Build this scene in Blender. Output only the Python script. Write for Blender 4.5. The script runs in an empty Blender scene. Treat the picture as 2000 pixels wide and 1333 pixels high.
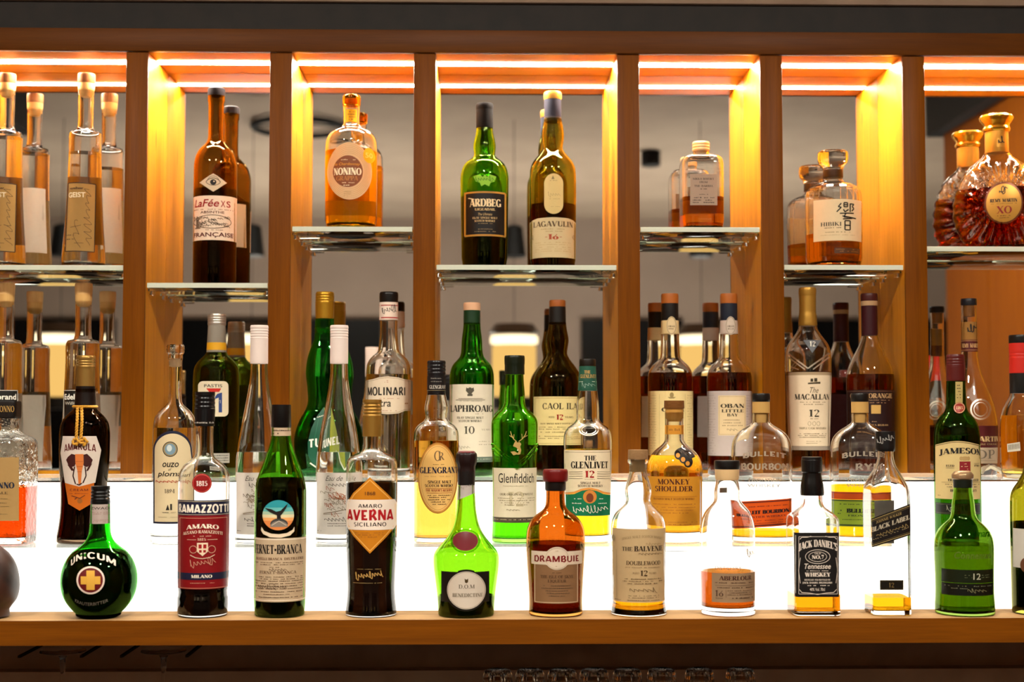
import bpy, bmesh, math, random
from mathutils import Vector, Matrix

S = bpy.context.scene
COL = S.collection
rnd = random.Random(7)

# ---------------------------------------------------------------- camera, exposure
F = 2800.0                       # focal length in pixels of the 2000 x 1333 frame
MIR = 2.575                      # distance camera -> mirror
CAM = Vector((0.0, -MIR, 1.5))
TH = math.atan(153.5 / F)
PS = math.atan(60.0 / F * math.cos(TH))
FW = Vector((math.sin(PS) * math.cos(TH), math.cos(PS) * math.cos(TH), math.sin(TH)))
RT = Vector((math.cos(PS), -math.sin(PS), 0))
UP = Vector((-math.sin(PS) * math.sin(TH), -math.cos(PS) * math.sin(TH), math.cos(TH)))
cd = bpy.data.cameras.new('camera')
cam = bpy.data.objects.new('camera', cd)
COL.objects.link(cam)
cam.location = CAM
cam.rotation_euler = (math.pi / 2 + TH, 0, -PS)
cd.sensor_width = 36
cd.lens = F / 2000 * 36
cd.clip_start = 0.05
cd.dof.use_dof = True
cd.dof.focus_distance = 2.22
cd.dof.aperture_fstop = 3.8
S.camera = cam
S.view_settings.view_transform = 'Standard'
S.view_settings.look = 'None'
S.view_settings.gamma = 1
S.view_settings.use_curve_mapping = False
S.view_settings.exposure = 1.6
c = S.cycles
c.max_bounces = 32
c.transmission_bounces = 28
c.glossy_bounces = 10
c.diffuse_bounces = 4
c.transparent_max_bounces = 16
c.sample_clamp_indirect = 5
c.blur_glossy = 0.5
c.use_denoising = True
w = bpy.data.worlds.new('world')
S.world = w
w.use_nodes = True
w.node_tree.nodes['Background'].inputs[0].default_value = (1.0, 0.8, 0.6, 1)
w.node_tree.nodes['Background'].inputs[1].default_value = 0.02

LED_POWER = 104.0
PANEL_POWER = 0.8
DOWN_FILL_POWER = 245.0
UP_FILL_POWER = 112.0
LAMP_POWER = 0.36


def at(u, v, D):
    d = FW + RT * ((u - 1000) / F) + UP * (-(v - 666.5) / F)
    return CAM + d * (D / d.y)


def vpix(p):
    q = Vector(p) - CAM
    f = q.dot(FW)
    return 1000 + F * q.dot(RT) / f, 666.5 - F * q.dot(UP) / f


# ---------------------------------------------------------------- materials
def lin(h):
    if isinstance(h, str):
        h = [int(h[i:i + 2], 16) / 255 for i in (0, 2, 4)]
        h = [x / 12.92 if x <= 0.04045 else ((x + 0.055) / 1.055) ** 2.4 for x in h]
    return tuple(h)


MC = {}


def newmat(key):
    m = bpy.data.materials.new(key)
    m.use_nodes = True
    nt = m.node_tree
    nt.nodes.clear()
    o = nt.nodes.new('ShaderNodeOutputMaterial')
    return m, nt, o


def flat(h, rough=0.5, metal=0.0, spec=0.22):
    k = ('flat', h, rough, metal, spec)
    if k in MC:
        return MC[k]
    m, nt, o = newmat('plain_%s' % str(h))
    p = nt.nodes.new('ShaderNodeBsdfPrincipled')
    p.inputs['Base Color'].default_value = (*lin(h), 1)
    p.inputs['Roughness'].default_value = rough
    p.inputs['Metallic'].default_value = metal
    p.inputs['Specular IOR Level'].default_value = spec
    nt.links.new(p.outputs[0], o.inputs[0])
    MC[k] = m
    return m


def paper(h, tl=0.22, spots=0.04):
    """label paper: a little translucent, faint fibre mottling"""
    k = ('paper', h, tl)
    if k in MC:
        return MC[k]
    m, nt, o = newmat('paper_%s' % str(h))
    d = nt.nodes.new('ShaderNodeBsdfDiffuse')
    t = nt.nodes.new('ShaderNodeBsdfTranslucent')
    mx = nt.nodes.new('ShaderNodeMixShader')
    tc = nt.nodes.new('ShaderNodeTexCoord')
    n = nt.nodes.new('ShaderNodeTexNoise')
    n.inputs['Scale'].default_value = 160
    n.inputs['Detail'].default_value = 3
    cr = nt.nodes.new('ShaderNodeMix')
    cr.data_type = 'RGBA'
    L = lin(h)
    cr.inputs[6].default_value = (*[x * (1 - spots) for x in L], 1)
    cr.inputs[7].default_value = (*[min(1, x * (1 + spots)) for x in L], 1)
    nt.links.new(tc.outputs['Object'], n.inputs['Vector'])
    nt.links.new(n.outputs['Fac'], cr.inputs[0])
    nt.links.new(cr.outputs[2], d.inputs[0])
    nt.links.new(cr.outputs[2], t.inputs[0])
    mx.inputs[0].default_value = tl
    nt.links.new(d.outputs[0], mx.inputs[1])
    nt.links.new(t.outputs[0], mx.inputs[2])
    nt.links.new(mx.outputs[0], o.inputs[0])
    MC[k] = m
    return m


def glass(T, ior=1.5, cross=4, bump=0.0, rough=0.0):
    """T = colour of light that has crossed the whole vessel"""
    k = ('glass', T, ior, cross, bump, rough)
    if k in MC:
        return MC[k]
    m, nt, o = newmat('glass_%d' % len(MC))
    g = nt.nodes.new('ShaderNodeBsdfGlass')
    g.inputs['Color'].default_value = (*[max(1e-4, x) ** (1.0 / cross) for x in T], 1)
    g.inputs['IOR'].default_value = ior
    g.inputs['Roughness'].default_value = rough
    if bump:
        tc = nt.nodes.new('ShaderNodeTexCoord')
        n = nt.nodes.new('ShaderNodeTexNoise')
        n.inputs['Scale'].default_value = 95
        b = nt.nodes.new('ShaderNodeBump')
        b.inputs['Strength'].default_value = bump
        b.inputs['Distance'].default_value = 0.004
        nt.links.new(tc.outputs['Object'], n.inputs['Vector'])
        nt.links.new(n.outputs['Fac'], b.inputs['Height'])
        nt.links.new(b.outputs[0], g.inputs['Normal'])
    nt.links.new(g.outputs[0], o.inputs[0])
    MC[k] = m
    return m


def frost(h, f):
    """moulded lettering: clear glass with a scattering skin"""
    k = ('frost', h, f)
    if k in MC:
        return MC[k]
    m, nt, o = newmat('frost_%d' % len(MC))
    t = nt.nodes.new('ShaderNodeBsdfTransparent')
    d = nt.nodes.new('ShaderNodeBsdfGlossy')
    d.inputs['Roughness'].default_value = .35
    d.inputs['Color'].default_value = (*lin(h), 1)
    mx = nt.nodes.new('ShaderNodeMixShader')
    mx.inputs[0].default_value = f
    nt.links.new(t.outputs[0], mx.inputs[1])
    nt.links.new(d.outputs[0], mx.inputs[2])
    nt.links.new(mx.outputs[0], o.inputs[0])
    MC[k] = m
    return m


def emit(h, s):
    k = ('emit', h, s)
    if k in MC:
        return MC[k]
    m, nt, o = newmat('light_%d' % len(MC))
    e = nt.nodes.new('ShaderNodeEmission')
    e.inputs[0].default_value = (*lin(h), 1)
    e.inputs[1].default_value = s
    nt.links.new(e.outputs[0], o.inputs[0])
    MC[k] = m
    return m


def wood(axis, dark, light, rough=0.42, seed=0.0, knots=0.0):
    k = ('wood', axis, dark, light, seed, knots)
    if k in MC:
        return MC[k]
    m, nt, o = newmat('oak_%d' % len(MC))
    N = nt.nodes.new
    lk = nt.links.new
    p = N('ShaderNodeBsdfPrincipled')
    tc = N('ShaderNodeTexCoord')
    mp = N('ShaderNodeMapping')
    sc = [26, 26, 26]
    sc['xyz'.index(axis)] = 1.7
    mp.inputs['Scale'].default_value = sc
    mp.inputs['Location'].default_value = (seed, seed * 1.7, seed * .6)
    n1 = N('ShaderNodeTexNoise')
    n1.inputs['Scale'].default_value = 2.2
    n1.inputs['Detail'].default_value = 8
    n1.inputs['Roughness'].default_value = .62
    n1.inputs['Distortion'].default_value = .6
    mp2 = N('ShaderNodeMapping')
    sc2 = [300, 300, 300]
    sc2['xyz'.index(axis)] = 9
    mp2.inputs['Scale'].default_value = sc2
    n2 = N('ShaderNodeTexNoise')
    n2.inputs['Scale'].default_value = 1.6
    n2.inputs['Detail'].default_value = 3
    r = N('ShaderNodeValToRGB')
    r.color_ramp.elements[0].position = .3
    r.color_ramp.elements[0].color = (*lin(dark), 1)
    r.color_ramp.elements[1].position = .7
    r.color_ramp.elements[1].color = (*lin(light), 1)
    mu = N('ShaderNodeMath')
    mu.operation = 'MULTIPLY_ADD'
    mu.inputs[1].default_value = .35
    ad = N('ShaderNodeMath')
    ad.operation = 'MULTIPLY_ADD'
    ad.inputs[1].default_value = .65
    lk(tc.outputs['Object'], mp.inputs['Vector'])
    lk(tc.outputs['Object'], mp2.inputs['Vector'])
    lk(mp.outputs[0], n1.inputs['Vector'])
    lk(mp2.outputs[0], n2.inputs['Vector'])
    lk(n2.outputs['Fac'], mu.inputs[0])
    mu.inputs[2].default_value = 0
    lk(n1.outputs['Fac'], ad.inputs[0])
    lk(mu.outputs[0], ad.inputs[2])
    lk(ad.outputs[0], r.inputs['Fac'])
    out = r.outputs['Color']
    if knots:
        mpk = N('ShaderNodeMapping')
        sk = [16, 16, 16]
        sk['xyz'.index(axis)] = 5
        mpk.inputs['Scale'].default_value = sk
        vk = N('ShaderNodeTexVoronoi')
        vk.inputs['Scale'].default_value = 1.0
        rk = N('ShaderNodeValToRGB')
        rk.color_ramp.elements[0].position = .04
        rk.color_ramp.elements[0].color = (.25, .2, .15, 1)
        rk.color_ramp.elements[1].position = .13
        rk.color_ramp.elements[1].color = (1, 1, 1, 1)
        mk = N('ShaderNodeMix')
        mk.data_type = 'RGBA'
        mk.blend_type = 'MULTIPLY'
        mk.inputs[0].default_value = knots
        lk(tc.outputs['Object'], mpk.inputs['Vector'])
        lk(mpk.outputs[0], vk.inputs['Vector'])
        lk(vk.outputs['Distance'], rk.inputs['Fac'])
        lk(out, mk.inputs[6])
        lk(rk.outputs['Color'], mk.inputs[7])
        out = mk.outputs[2]
    lk(out, p.inputs['Base Color'])
    p.inputs['Roughness'].default_value = rough
    p.inputs['Specular IOR Level'].default_value = .07
    b = N('ShaderNodeBump')
    b.inputs['Strength'].default_value = .12
    b.inputs['Distance'].default_value = .001
    lk(ad.outputs[0], b.inputs['Height'])
    lk(b.outputs[0], p.inputs['Normal'])
    lk(p.outputs[0], o.inputs[0])
    MC[k] = m
    return m


def rough_wall(h, h2, scale=9, rough=.85, bump=.1):
    k = ('wall', h, h2, scale)
    if k in MC:
        return MC[k]
    m, nt, o = newmat('plaster_%d' % len(MC))
    N = nt.nodes.new
    p = N('ShaderNodeBsdfPrincipled')
    tc = N('ShaderNodeTexCoord')
    n = N('ShaderNodeTexNoise')
    n.inputs['Scale'].default_value = scale
    n.inputs['Detail'].default_value = 9
    r = N('ShaderNodeValToRGB')
    r.color_ramp.elements[0].position = .35
    r.color_ramp.elements[0].color = (*lin(h), 1)
    r.color_ramp.elements[1].position = .65
    r.color_ramp.elements[1].color = (*lin(h2), 1)
    b = N('ShaderNodeBump')
    b.inputs['Strength'].default_value = bump
    b.inputs['Distance'].default_value = .003
    lk = nt.links.new
    lk(tc.outputs['Object'], n.inputs['Vector'])
    lk(n.outputs['Fac'], r.inputs['Fac'])
    lk(n.outputs['Fac'], b.inputs['Height'])
    lk(r.outputs['Color'], p.inputs['Base Color'])
    lk(b.outputs[0], p.inputs['Normal'])
    p.inputs['Roughness'].default_value = rough
    lk(p.outputs[0], o.inputs[0])
    MC[k] = m
    return m


# ---------------------------------------------------------------- scene helpers
def tag(o, label=None, cat=None, group=None, kind=None):
    if label:
        o['label'] = label
    if cat:
        o['category'] = cat
    if group:
        o['group'] = group
    if kind:
        o['kind'] = kind
    return o


def empty(name, loc, rz=0.0):
    o = bpy.data.objects.new(name, None)
    o.empty_display_size = .02
    COL.objects.link(o)
    o.location = loc
    o.rotation_euler = (0, 0, rz)
    return o


def link(name, bm, mat, parent=None, smooth=None):
    me = bpy.data.meshes.new(name)
    bm.to_mesh(me)
    bm.free()
    if mat:
        me.materials.append(mat)
    if smooth is not None:
        for p in me.polygons:
            p.use_smooth = True
        if smooth < 180:
            me.set_sharp_from_angle(angle=math.radians(smooth))
    o = bpy.data.objects.new(name, me)
    COL.objects.link(o)
    if parent:
        o.parent = parent
    return o


def addbox(bm, x0, x1, y0, y1, z0, z1):
    r = bmesh.ops.create_cube(bm, size=1)
    for v in r['verts']:
        v.co = Vector((x0 + (v.co.x + .5) * (x1 - x0), y0 + (v.co.y + .5) * (y1 - y0), z0 + (v.co.z + .5) * (z1 - z0)))
    return r['verts']


def box(name, x0, x1, y0, y1, z0, z1, mat, parent=None, bev=0.0):
    bm = bmesh.new()
    addbox(bm, x0, x1, y0, y1, z0, z1)
    if bev:
        bmesh.ops.bevel(bm, geom=bm.edges[:], offset=bev, segments=2, affect='EDGES', profile=.5)
    # keep the origin at the piece so that object-space grain differs from piece to piece
    cx, cy, cz = (x0 + x1) / 2, (y0 + y1) / 2, (z0 + z1) / 2
    bmesh.ops.translate(bm, verts=bm.verts, vec=(-cx, -cy, -cz))
    o = link(name, bm, mat, parent, 40 if bev else None)
    o.location = (cx, cy, cz)
    return o


def tube(bm, pts, r, seg=8, closed=False):
    pts = [Vector(p) for p in pts]
    n = len(pts)
    rings = []
    for i, p in enumerate(pts):
        a = pts[(i - 1) % n] if (closed or i) else p
        b = pts[(i + 1) % n] if (closed or i < n - 1) else p
        t = (b - a).normalized()
        q = Vector((0, 0, 1)) if abs(t.z) < .9 else Vector((1, 0, 0))
        s = t.cross(q).normalized()
        q = s.cross(t)
        rr = r[i] if isinstance(r, (list, tuple)) else r
        rings.append([bm.verts.new(p + (s * math.cos(2 * math.pi * j / seg) + q * math.sin(2 * math.pi * j / seg)) * rr) for j in range(seg)])
    m = n if closed else n - 1
    for i in range(m):
        A, B = rings[i], rings[(i + 1) % n]
        for j in range(seg):
            bm.faces.new((A[j], A[(j + 1) % seg], B[(j + 1) % seg], B[j]))
    if not closed:
        bm.faces.new(rings[0][::-1])
        bm.faces.new(rings[-1])


def spline(seg, step):
    """Catmull-Rom through the points of one run of a profile"""
    if len(seg) < 3:
        return list(seg)
    out = []
    for i in range(len(seg) - 1):
        p0 = seg[max(i - 1, 0)]
        p1, p2 = seg[i], seg[i + 1]
        p3 = seg[min(i + 2, len(seg) - 1)]
        k = max(1, int(math.hypot(p2[0] - p1[0], (p2[1] - p1[1])) / step))
        k = min(k, 7)
        d1 = max(1e-6, math.hypot(p1[0] - p0[0], p1[1] - p0[1])) ** .5
        d2 = max(1e-6, math.hypot(p2[0] - p1[0], p2[1] - p1[1])) ** .5
        d3 = max(1e-6, math.hypot(p3[0] - p2[0], p3[1] - p2[1])) ** .5
        for j in range(k):
            t = j / k
            q = []
            for a in range(len(p1)):
                m1 = (p2[a] - p1[a]) if i == 0 else d2 * ((p1[a] - p0[a]) / d1 - (p2[a] - p0[a]) / (d1 + d2) + (p2[a] - p1[a]) / d2)
                m2 = (p2[a] - p1[a]) if i == len(seg) - 2 else d2 * ((p2[a] - p1[a]) / d2 - (p3[a] - p1[a]) / (d2 + d3) + (p3[a] - p2[a]) / d3)
                t2, t3 = t * t, t * t * t
                q.append((2 * t3 - 3 * t2 + 1) * p1[a] + (t3 - 2 * t2 + t) * m1 + (-2 * t3 + 3 * t2) * p2[a] + (t3 - t2) * m2)
            out.append(tuple(q))
    out.append(seg[-1])
    return out


def parse(s, n0=2.0):
    """'v,hw[,n] v,hw | v,hw' -> smooth list of (v, hw, n); | marks a sharp corner"""
    runs = []
    for part in s.split('|'):
        pts = []
        for tok in part.split():
            q = [float(x) for x in tok.split(',')]
            pts.append((q[0], q[1], q[2] if len(q) > 2 else n0))
        runs.append(pts)
    out = []
    for i, r in enumerate(runs):
        if i:
            r = [runs[i - 1][-1]] + r if len(r) == 1 else r
        sp = spline(r, 4.0)
        if i and len(runs[i]) == 1:
            sp = sp[1:]
        out += sp
    return out


def ring_pts(a, b, n, seg, ribs=None):
    out = []
    for j in range(seg):
        f = 2 * math.pi * j / seg
        cx, sx = math.cos(f), math.sin(f)
        if n <= 2.01:
            x, y = a * cx, b * sx
        else:
            r = (abs(cx / a) ** n + abs(sx / b) ** n) ** (-1.0 / n)
            x, y = r * cx, r * sx
        if ribs:
            k = 1 + ribs[1] * math.cos(ribs[0] * f)
            x *= k
            y *= k
        out.append((x, y))
    return out


# ---------------------------------------------------------------- lettering
def _arc(cx, cy, rx, ry, a0, a1, th, tn):
    out = []
    k = max(4, int(abs(a1 - a0) / 18))
    prev = None
    for i in range(k + 1):
        a = math.radians(a0 + (a1 - a0) * i / k)
        w_ = (tn + (th - tn) * abs(math.cos(a)) ** 1.6) / 2
        p = (cx + (rx + 0) * math.cos(a), cy + (ry + 0) * math.sin(a))
        nx, ny = math.cos(a), math.sin(a)
        q = ((p[0] + nx * w_, p[1] + ny * w_), (p[0] - nx * w_, p[1] - ny * w_))
        if prev:
            out.append([prev[0], q[0], q[1], prev[1]])
        prev = q
    return out


def _ln(x0, y0, x1, y1, w_):
    dx, dy = x1 - x0, y1 - y0
    L = math.hypot(dx, dy) or 1
    nx, ny = -dy / L * w_ / 2, dx / L * w_ / 2
    return [(x0 + nx, y0 + ny), (x1 + nx, y1 + ny), (x1 - nx, y1 - ny), (x0 - nx, y0 - ny)]


# glyphs: width, strokes. v = thick stem, i = thin stem, k = thick slope, t = thin slope, h = hairline, o = bowl, f = foot serif, y = small tick
GL = {
    'A': (.78, 't.08,.02,.38,1 k.40,1,.70,.02 h.2,.58,.33 f.07,0 f.71,0'),
    'B': (.68, 'v.16 h.16,.36,1 h.16,.36,.52 h.16,.38,0 o.34,.76,.2,.24,-90,90 o.36,.26,.24,.26,-90,90'),
    'C': (.74, 'o.4,.5,.31,.48,42,318 y.64,.72,.98 y.64,.06,.28'),
    'D': (.78, 'v.16 h.16,.36,1 h.16,.36,0 o.36,.5,.33,.5,-90,90'),
    'E': (.64, 'v.16 h.16,.56,1 h.16,.45,.52 h.16,.58,0 y.56,.78,1 y.58,0,.24 y.45,.42,.62'),
    'F': (.6, 'v.16 h.16,.56,1 h.16,.45,.5 y.56,.78,1 y.45,.4,.6'),
    'G': (.8, 'o.4,.5,.31,.48,42,330 v.68,.04,.42 h.55,.8,.44 y.64,.74,.98'),
    'H': (.82, 'v.16 v.66 h.16,.66,.52'),
    'I': (.36, 'v.18'),
    'J': (.46, 'v.28,.1,1 o.16,.1,.12,.16,-170,0'),
    'K': (.8, 'v.16 t.64,.98,.2,.42 k.34,.56,.68,.02 f.7,0 f.64,1'),
    'L': (.62, 'v.16 h.16,.56,0 y.57,0,.26'),
    'M': (.96, 'i.13 k.15,1,.46,.06 t.46,.06,.8,1 v.82 f.12,1'),
    'N': (.82, 'i.14 k.14,1,.68,.02 i.68,.0,1'),
    'O': (.8, 'o.4,.5,.32,.48,0,360'),
    'P': (.64, 'v.16 h.16,.34,1 h.16,.34,.46 o.34,.73,.22,.27,-90,90'),
    'Q': (.8, 'o.4,.5,.32,.48,0,360 k.42,.2,.7,-.12'),
    'R': (.74, 'v.16 h.16,.34,1 h.16,.34,.5 o.34,.75,.21,.25,-90,90 k.36,.5,.66,.02 f.69,0'),
    'S': (.6, 'o.3,.75,.18,.23,35,270 o.3,.25,.2,.25,90,-145 y.5,.76,.98 y.09,.02,.26'),
    'T': (.7, 'v.35 h.06,.64,1 y.06,.76,1 y.64,.76,1'),
    'U': (.8, 'v.18,.3,1 i.66,.3,1 o.42,.3,.24,.28,180,360'),
    'V': (.76, 'k.1,1,.38,.0 t.38,.0,.68,1 f.09,1 f.68,1'),
    'W': (1.08, 'k.1,1,.34,0 t.34,0,.54,.9 k.52,1,.76,0 t.76,0,1.0,1 f.09,1 f.52,1 f1.0,1'),
    'X': (.76, 'k.12,1,.66,0 t.64,1,.12,0 f.11,1 f.65,1 f.11,0 f.66,0'),
    'Y': (.74, 'k.1,1,.37,.48 t.37,.48,.66,1 v.37,0,.5 f.09,1 f.66,1'),
    'Z': (.66, 'h.1,.56,1 k.56,1,.1,0 h.1,.58,0 y.1,.78,1 y.58,0,.24'),
    '0': (.62, 'o.31,.5,.22,.48,0,360'),
    '1': (.42, 'v.22 t.05,.82,.2,.98'),
    '2': (.58, 'o.28,.74,.2,.24,-20,165 t.47,.66,.1,.04 k.08,.05,.54,.05'),
    '4': (.6, 'v.42 t.4,1,.05,.3 h.05,.58,.3'),
    '3': (.58, 'o.28,.75,.18,.23,-90,150 o.28,.26,.22,.25,-150,90'),
    '5': (.58, 'h.14,.5,.97 t.14,.97,.12,.55 o.28,.32,.22,.3,-150,140'), '9': (.6, 'o.3,.7,.2,.28,0,360 t.48,.64,.14,.02'),
    '6': (.6, 'o.3,.3,.2,.28,0,360 t.12,.36,.46,.98'),
    '7': (.56, 'k.06,.95,.52,.95 t.5,.95,.2,0 y.07,.74,.98'),
    '8': (.6, 'o.3,.75,.17,.22,0,360 o.3,.26,.21,.26,0,360'),
    '-': (.4, 'k.04,.45,.36,.45'), '.': (.26, 'k.06,.06,.2,.06'), "'": (.2, 'v.1,.78,1'), ' ': (.34, ''), '&': (.7, 'o.3,.76,.14,.2,0,360 o.28,.26,.22,.25,60,330 k.2,.65,.64,.02'),
}


def serif(text, bold=1.0, plain=False):
    th, tn = .16 * bold, .065 * (.6 + .4 * bold)
    if plain:
        th, tn = .2 * bold, .17 * bold
    x = 0
    P = []
    for ch in text:
        wd, st = GL[ch]
        for tok in st.split():
            k, a = tok[0], [float(q) for q in tok[1:].split(',')]
            G = []
            if k in 'vi':
                y0, y1 = (a[1], a[2]) if len(a) > 2 else (0, 1)
                w_ = th if k == 'v' else tn
                G.append(_ln(a[0], y0, a[0], y1, w_))
                for yy in (y0, y1):
                    if yy in (0, 1) and not plain:
                        G.append(_ln(a[0] - w_ / 2 - .08, abs(yy - .025), a[0] + w_ / 2 + .08, abs(yy - .025), .05))
            elif k == 'k':
                G.append(_ln(*a, th))
            elif k == 't':
                G.append(_ln(*a, tn))
            elif k == 'h':
                G.append(_ln(a[0], abs(a[2] - tn / 2), a[1], abs(a[2] - tn / 2), tn))
            elif k == 'y' and not plain:
                G.append(_ln(a[0], a[1], a[0], a[2], tn))
            elif k == 'f' and not plain:
                G.append(_ln(a[0] - .11, abs(a[1] - .025), a[0] + .11, abs(a[1] - .025), .05))
            elif k == 'o':
                G += _arc(*a, th, tn)
            P += [[(p[0] + x, p[1]) for p in g] for g in G]
        x += wd + .05
    return P


TCACHE = {}


def sans(text, bold=0.0, slant=0.0):
    k = (text, bold, slant)
    if k in TCACHE:
        return TCACHE[k]
    cu = bpy.data.curves.new('t', 'FONT')
    cu.body = text
    cu.resolution_u = 3
    cu.offset = bold
    cu.shear = slant
    ob = bpy.data.objects.new('t', cu)
    COL.objects.link(ob)
    dg = bpy.context.evaluated_depsgraph_get()
    me = bpy.data.meshes.new_from_object(ob.evaluated_get(dg))
    P = [[(me.vertices[i].co.x, me.vertices[i].co.y) for i in p.vertices] for p in me.polygons]
    bpy.data.meshes.remove(me)
    bpy.data.objects.remove(ob)
    bpy.data.curves.remove(cu)
    TCACHE[k] = P
    return P


def norm(P):
    xs = [p[0] for g in P for p in g]
    ys = [p[1] for g in P for p in g]
    x0, x1, y0, y1 = min(xs), max(xs), min(ys), max(ys)
    return [[((p[0] - x0) / (x1 - x0), (p[1] - y0) / (y1 - y0)) for p in g] for g in P]


# ---------------------------------------------------------------- bottles
class Bottle:
    def __init__(s, name, label, cat, group, uc, D, zs, rot=None, ratio=1.0):
        s.uc, s.D, s.zs, s.ratio = uc, D, zs, ratio
        vm = vpix((0, CAM.y + D, zs + .12))[1]
        s.o = at(uc, vm, D)
        s.o.z = zs
        az = math.atan2(s.o.x, D)
        s.rot = -az if rot is None else rot
        s.mp = (at(uc + 50, vm, D).x - at(uc - 50, vm, D).x) / 100
        s.k = s.mp * math.cos(az) if rot is None else s.mp
        s.root = tag(empty(name, s.o, s.rot), label, cat, group)
        s.surf = None
        s.labels = []

    def z(s, v, D=None):
        return at(s.uc, v, D or s.D).z - s.zs

    def table(s, prof, base=True):
        P = [(s.z(v), hw * s.k, n) for v, hw, n in parse(prof)] if isinstance(prof, str) else prof
        if base:
            P = [p for p in P if p[0] > .0022]
            r = P[-1][1]
            rr = min(.004, r * .1)
            n = P[-1][2]
            P += [(.0022, r, n), (.0007, r - rr * .35, n), (0.0, r - rr, n)]
        return P

    def mesh_from(s, rings, seg, ribs=None, top=True, bottom=True, warp=None):
        bm = bmesh.new()
        R = []
        for (z, r, n) in rings:
            R.append([bm.verts.new(warp(x, y, z) if warp else (x, y, z)) for x, y in ring_pts(r, r * s.ratio, n, seg, ribs)])
        for A, B in zip(R[:-1], R[1:]):
            for j in range(seg):
                bm.faces.new((A[(j + 1) % seg], A[j], B[j], B[(j + 1) % seg]))
        if top:
            bm.faces.new(R[0])
        if bottom:
            bm.faces.new(R[-1][::-1])
        return bm, R

    def glass(s, prof, mat, liq=None, wall=.0022, base=.007, seg=56, warp=None, smooth=50):
        T = s.table(prof)
        s.surf = T
        # inner wall: the outer line moved inwards along its normal
        I = []
        for i in range(len(T)):
            a, b = T[max(0, i - 1)], T[min(len(T) - 1, i + 1)]
            dz, dr = b[0] - a[0], b[1] - a[1]
            L = math.hypot(dz, dr) or 1
            nz, nr = dr / L, -dz / L
            I.append((T[i][0] - nz * wall, T[i][1] - nr * wall, T[i][2], nz, nr))
        inn = []
        for p in I:
            if p[0] > base + .003 and p[1] > .002:
                if inn and p[0] >= inn[-1][0] - 1e-5:
                    continue
                inn.append(p)
        rb = inn[-1][1]
        nb = inn[-1][2]
        inn[0] = (T[0][0], inn[0][1], inn[0][2], 0, 1)
        inn += [(base + .0025, rb, nb, 0, 1), (base + .0008, rb - .0012, nb, -.5, .8), (base, rb - .004, nb, -1, 0)]
        bm, R = s.mesh_from(T, seg, top=False, warp=warp)
        R2 = [[bm.verts.new(warp(x, y, p[0]) if warp else (x, y, p[0])) for x, y in ring_pts(p[1], p[1] * s.ratio, p[2], seg)] for p in inn]
        for A, B in zip(R2[:-1], R2[1:]):
            for j in range(seg):
                bm.faces.new((A[j], A[(j + 1) % seg], B[(j + 1) % seg], B[j]))
        bm.faces.new(R2[-1])
        for j in range(seg):
            bm.faces.new((R[0][j], R[0][(j + 1) % seg], R2[0][(j + 1) % seg], R2[0][j]))
        g = link('bottle_glass', bm, mat, s.root, smooth)
        if liq:
            zl = s.z(liq[0])
            e = .00035
            Q = [(p[0] + p[3] * e, p[1] + p[4] * e, p[2]) for p in inn]
            up = [q for q in Q if q[0] >= zl]
            dn = [q for q in Q if q[0] < zl]
            if up and dn:
                a, b = up[-1], dn[0]
                t = (a[0] - zl) / max(1e-9, a[0] - b[0])
                dn = [(zl, a[1] + (b[1] - a[1]) * t, a[2] + (b[2] - a[2]) * t)] + dn
            bm, R = s.mesh_from(dn, seg, warp=warp)
            link('liquid', bm, liq[1], s.root, smooth)
        return g

    def solid(s, name, prof, mat, seg=48, ribs=None, parent=None, n=2.0, smooth=35, rib=None, store=False, ratio=None):
        """closed turned piece (cap, capsule, stopper ...) from a pixel profile"""
        P = [(s.z(v), hw * s.k, nn) for v, hw, nn in parse(prof, n)]
        old = s.ratio
        s.ratio = 1.0 if ratio is None else ratio
        if rib:      # rib = (v0, v1, pitch px, depth px): turned grooves
            out = []
            pts = parse(prof, n)
            v = pts[0][0]
            v1 = pts[-1][0]

            def hw(vv):
                for a, b in zip(pts[:-1], pts[1:]):
                    if a[0] <= vv <= b[0] and b[0] > a[0]:
                        t = (vv - a[0]) / (b[0] - a[0])
                        return a[1] + (b[1] - a[1]) * t
                return pts[-1][1]
            while v < v1:
                h = hw(v + 1e-4)
                if rib[0] <= v <= rib[1]:
                    h -= rib[3] * (.5 - .5 * math.cos(2 * math.pi * (v - rib[0]) / rib[2]))
                out.append((s.z(v), h * s.k, n))
                v += .7 if rib[0] - 1 <= v <= rib[1] else 2.5
            out.append((s.z(v1), pts[-1][1] * s.k, n))
            P = out
        bm, R = s.mesh_from(P, seg, ribs)
        if not rib:
            e = [x for x in bm.edges if len(x.link_faces) == 2 and x.calc_face_angle(0) > 1.0]
            if e and ribs is None and n <= 2.01:
                bmesh.ops.bevel(bm, geom=e, offset=.0007, segments=2, affect='EDGES', profile=.5)
        o = link(name, bm, mat, parent or s.root, smooth)
        s.ratio = old
        o_t = [(p[0], p[1], p[2]) for p in P]
        if store:
            return o, o_t
        return o

    def rad(s, z, T):
        if z >= T[0][0]:
            return T[0][1], T[0][2]
        for a, b in zip(T[:-1], T[1:]):
            if b[0] <= z <= a[0]:
                t = (a[0] - z) / max(1e-9, a[0] - b[0])
                return a[1] + (b[1] - a[1]) * t, a[2] + (b[2] - a[2]) * t
        return T[-1][1], T[-1][2]

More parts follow.
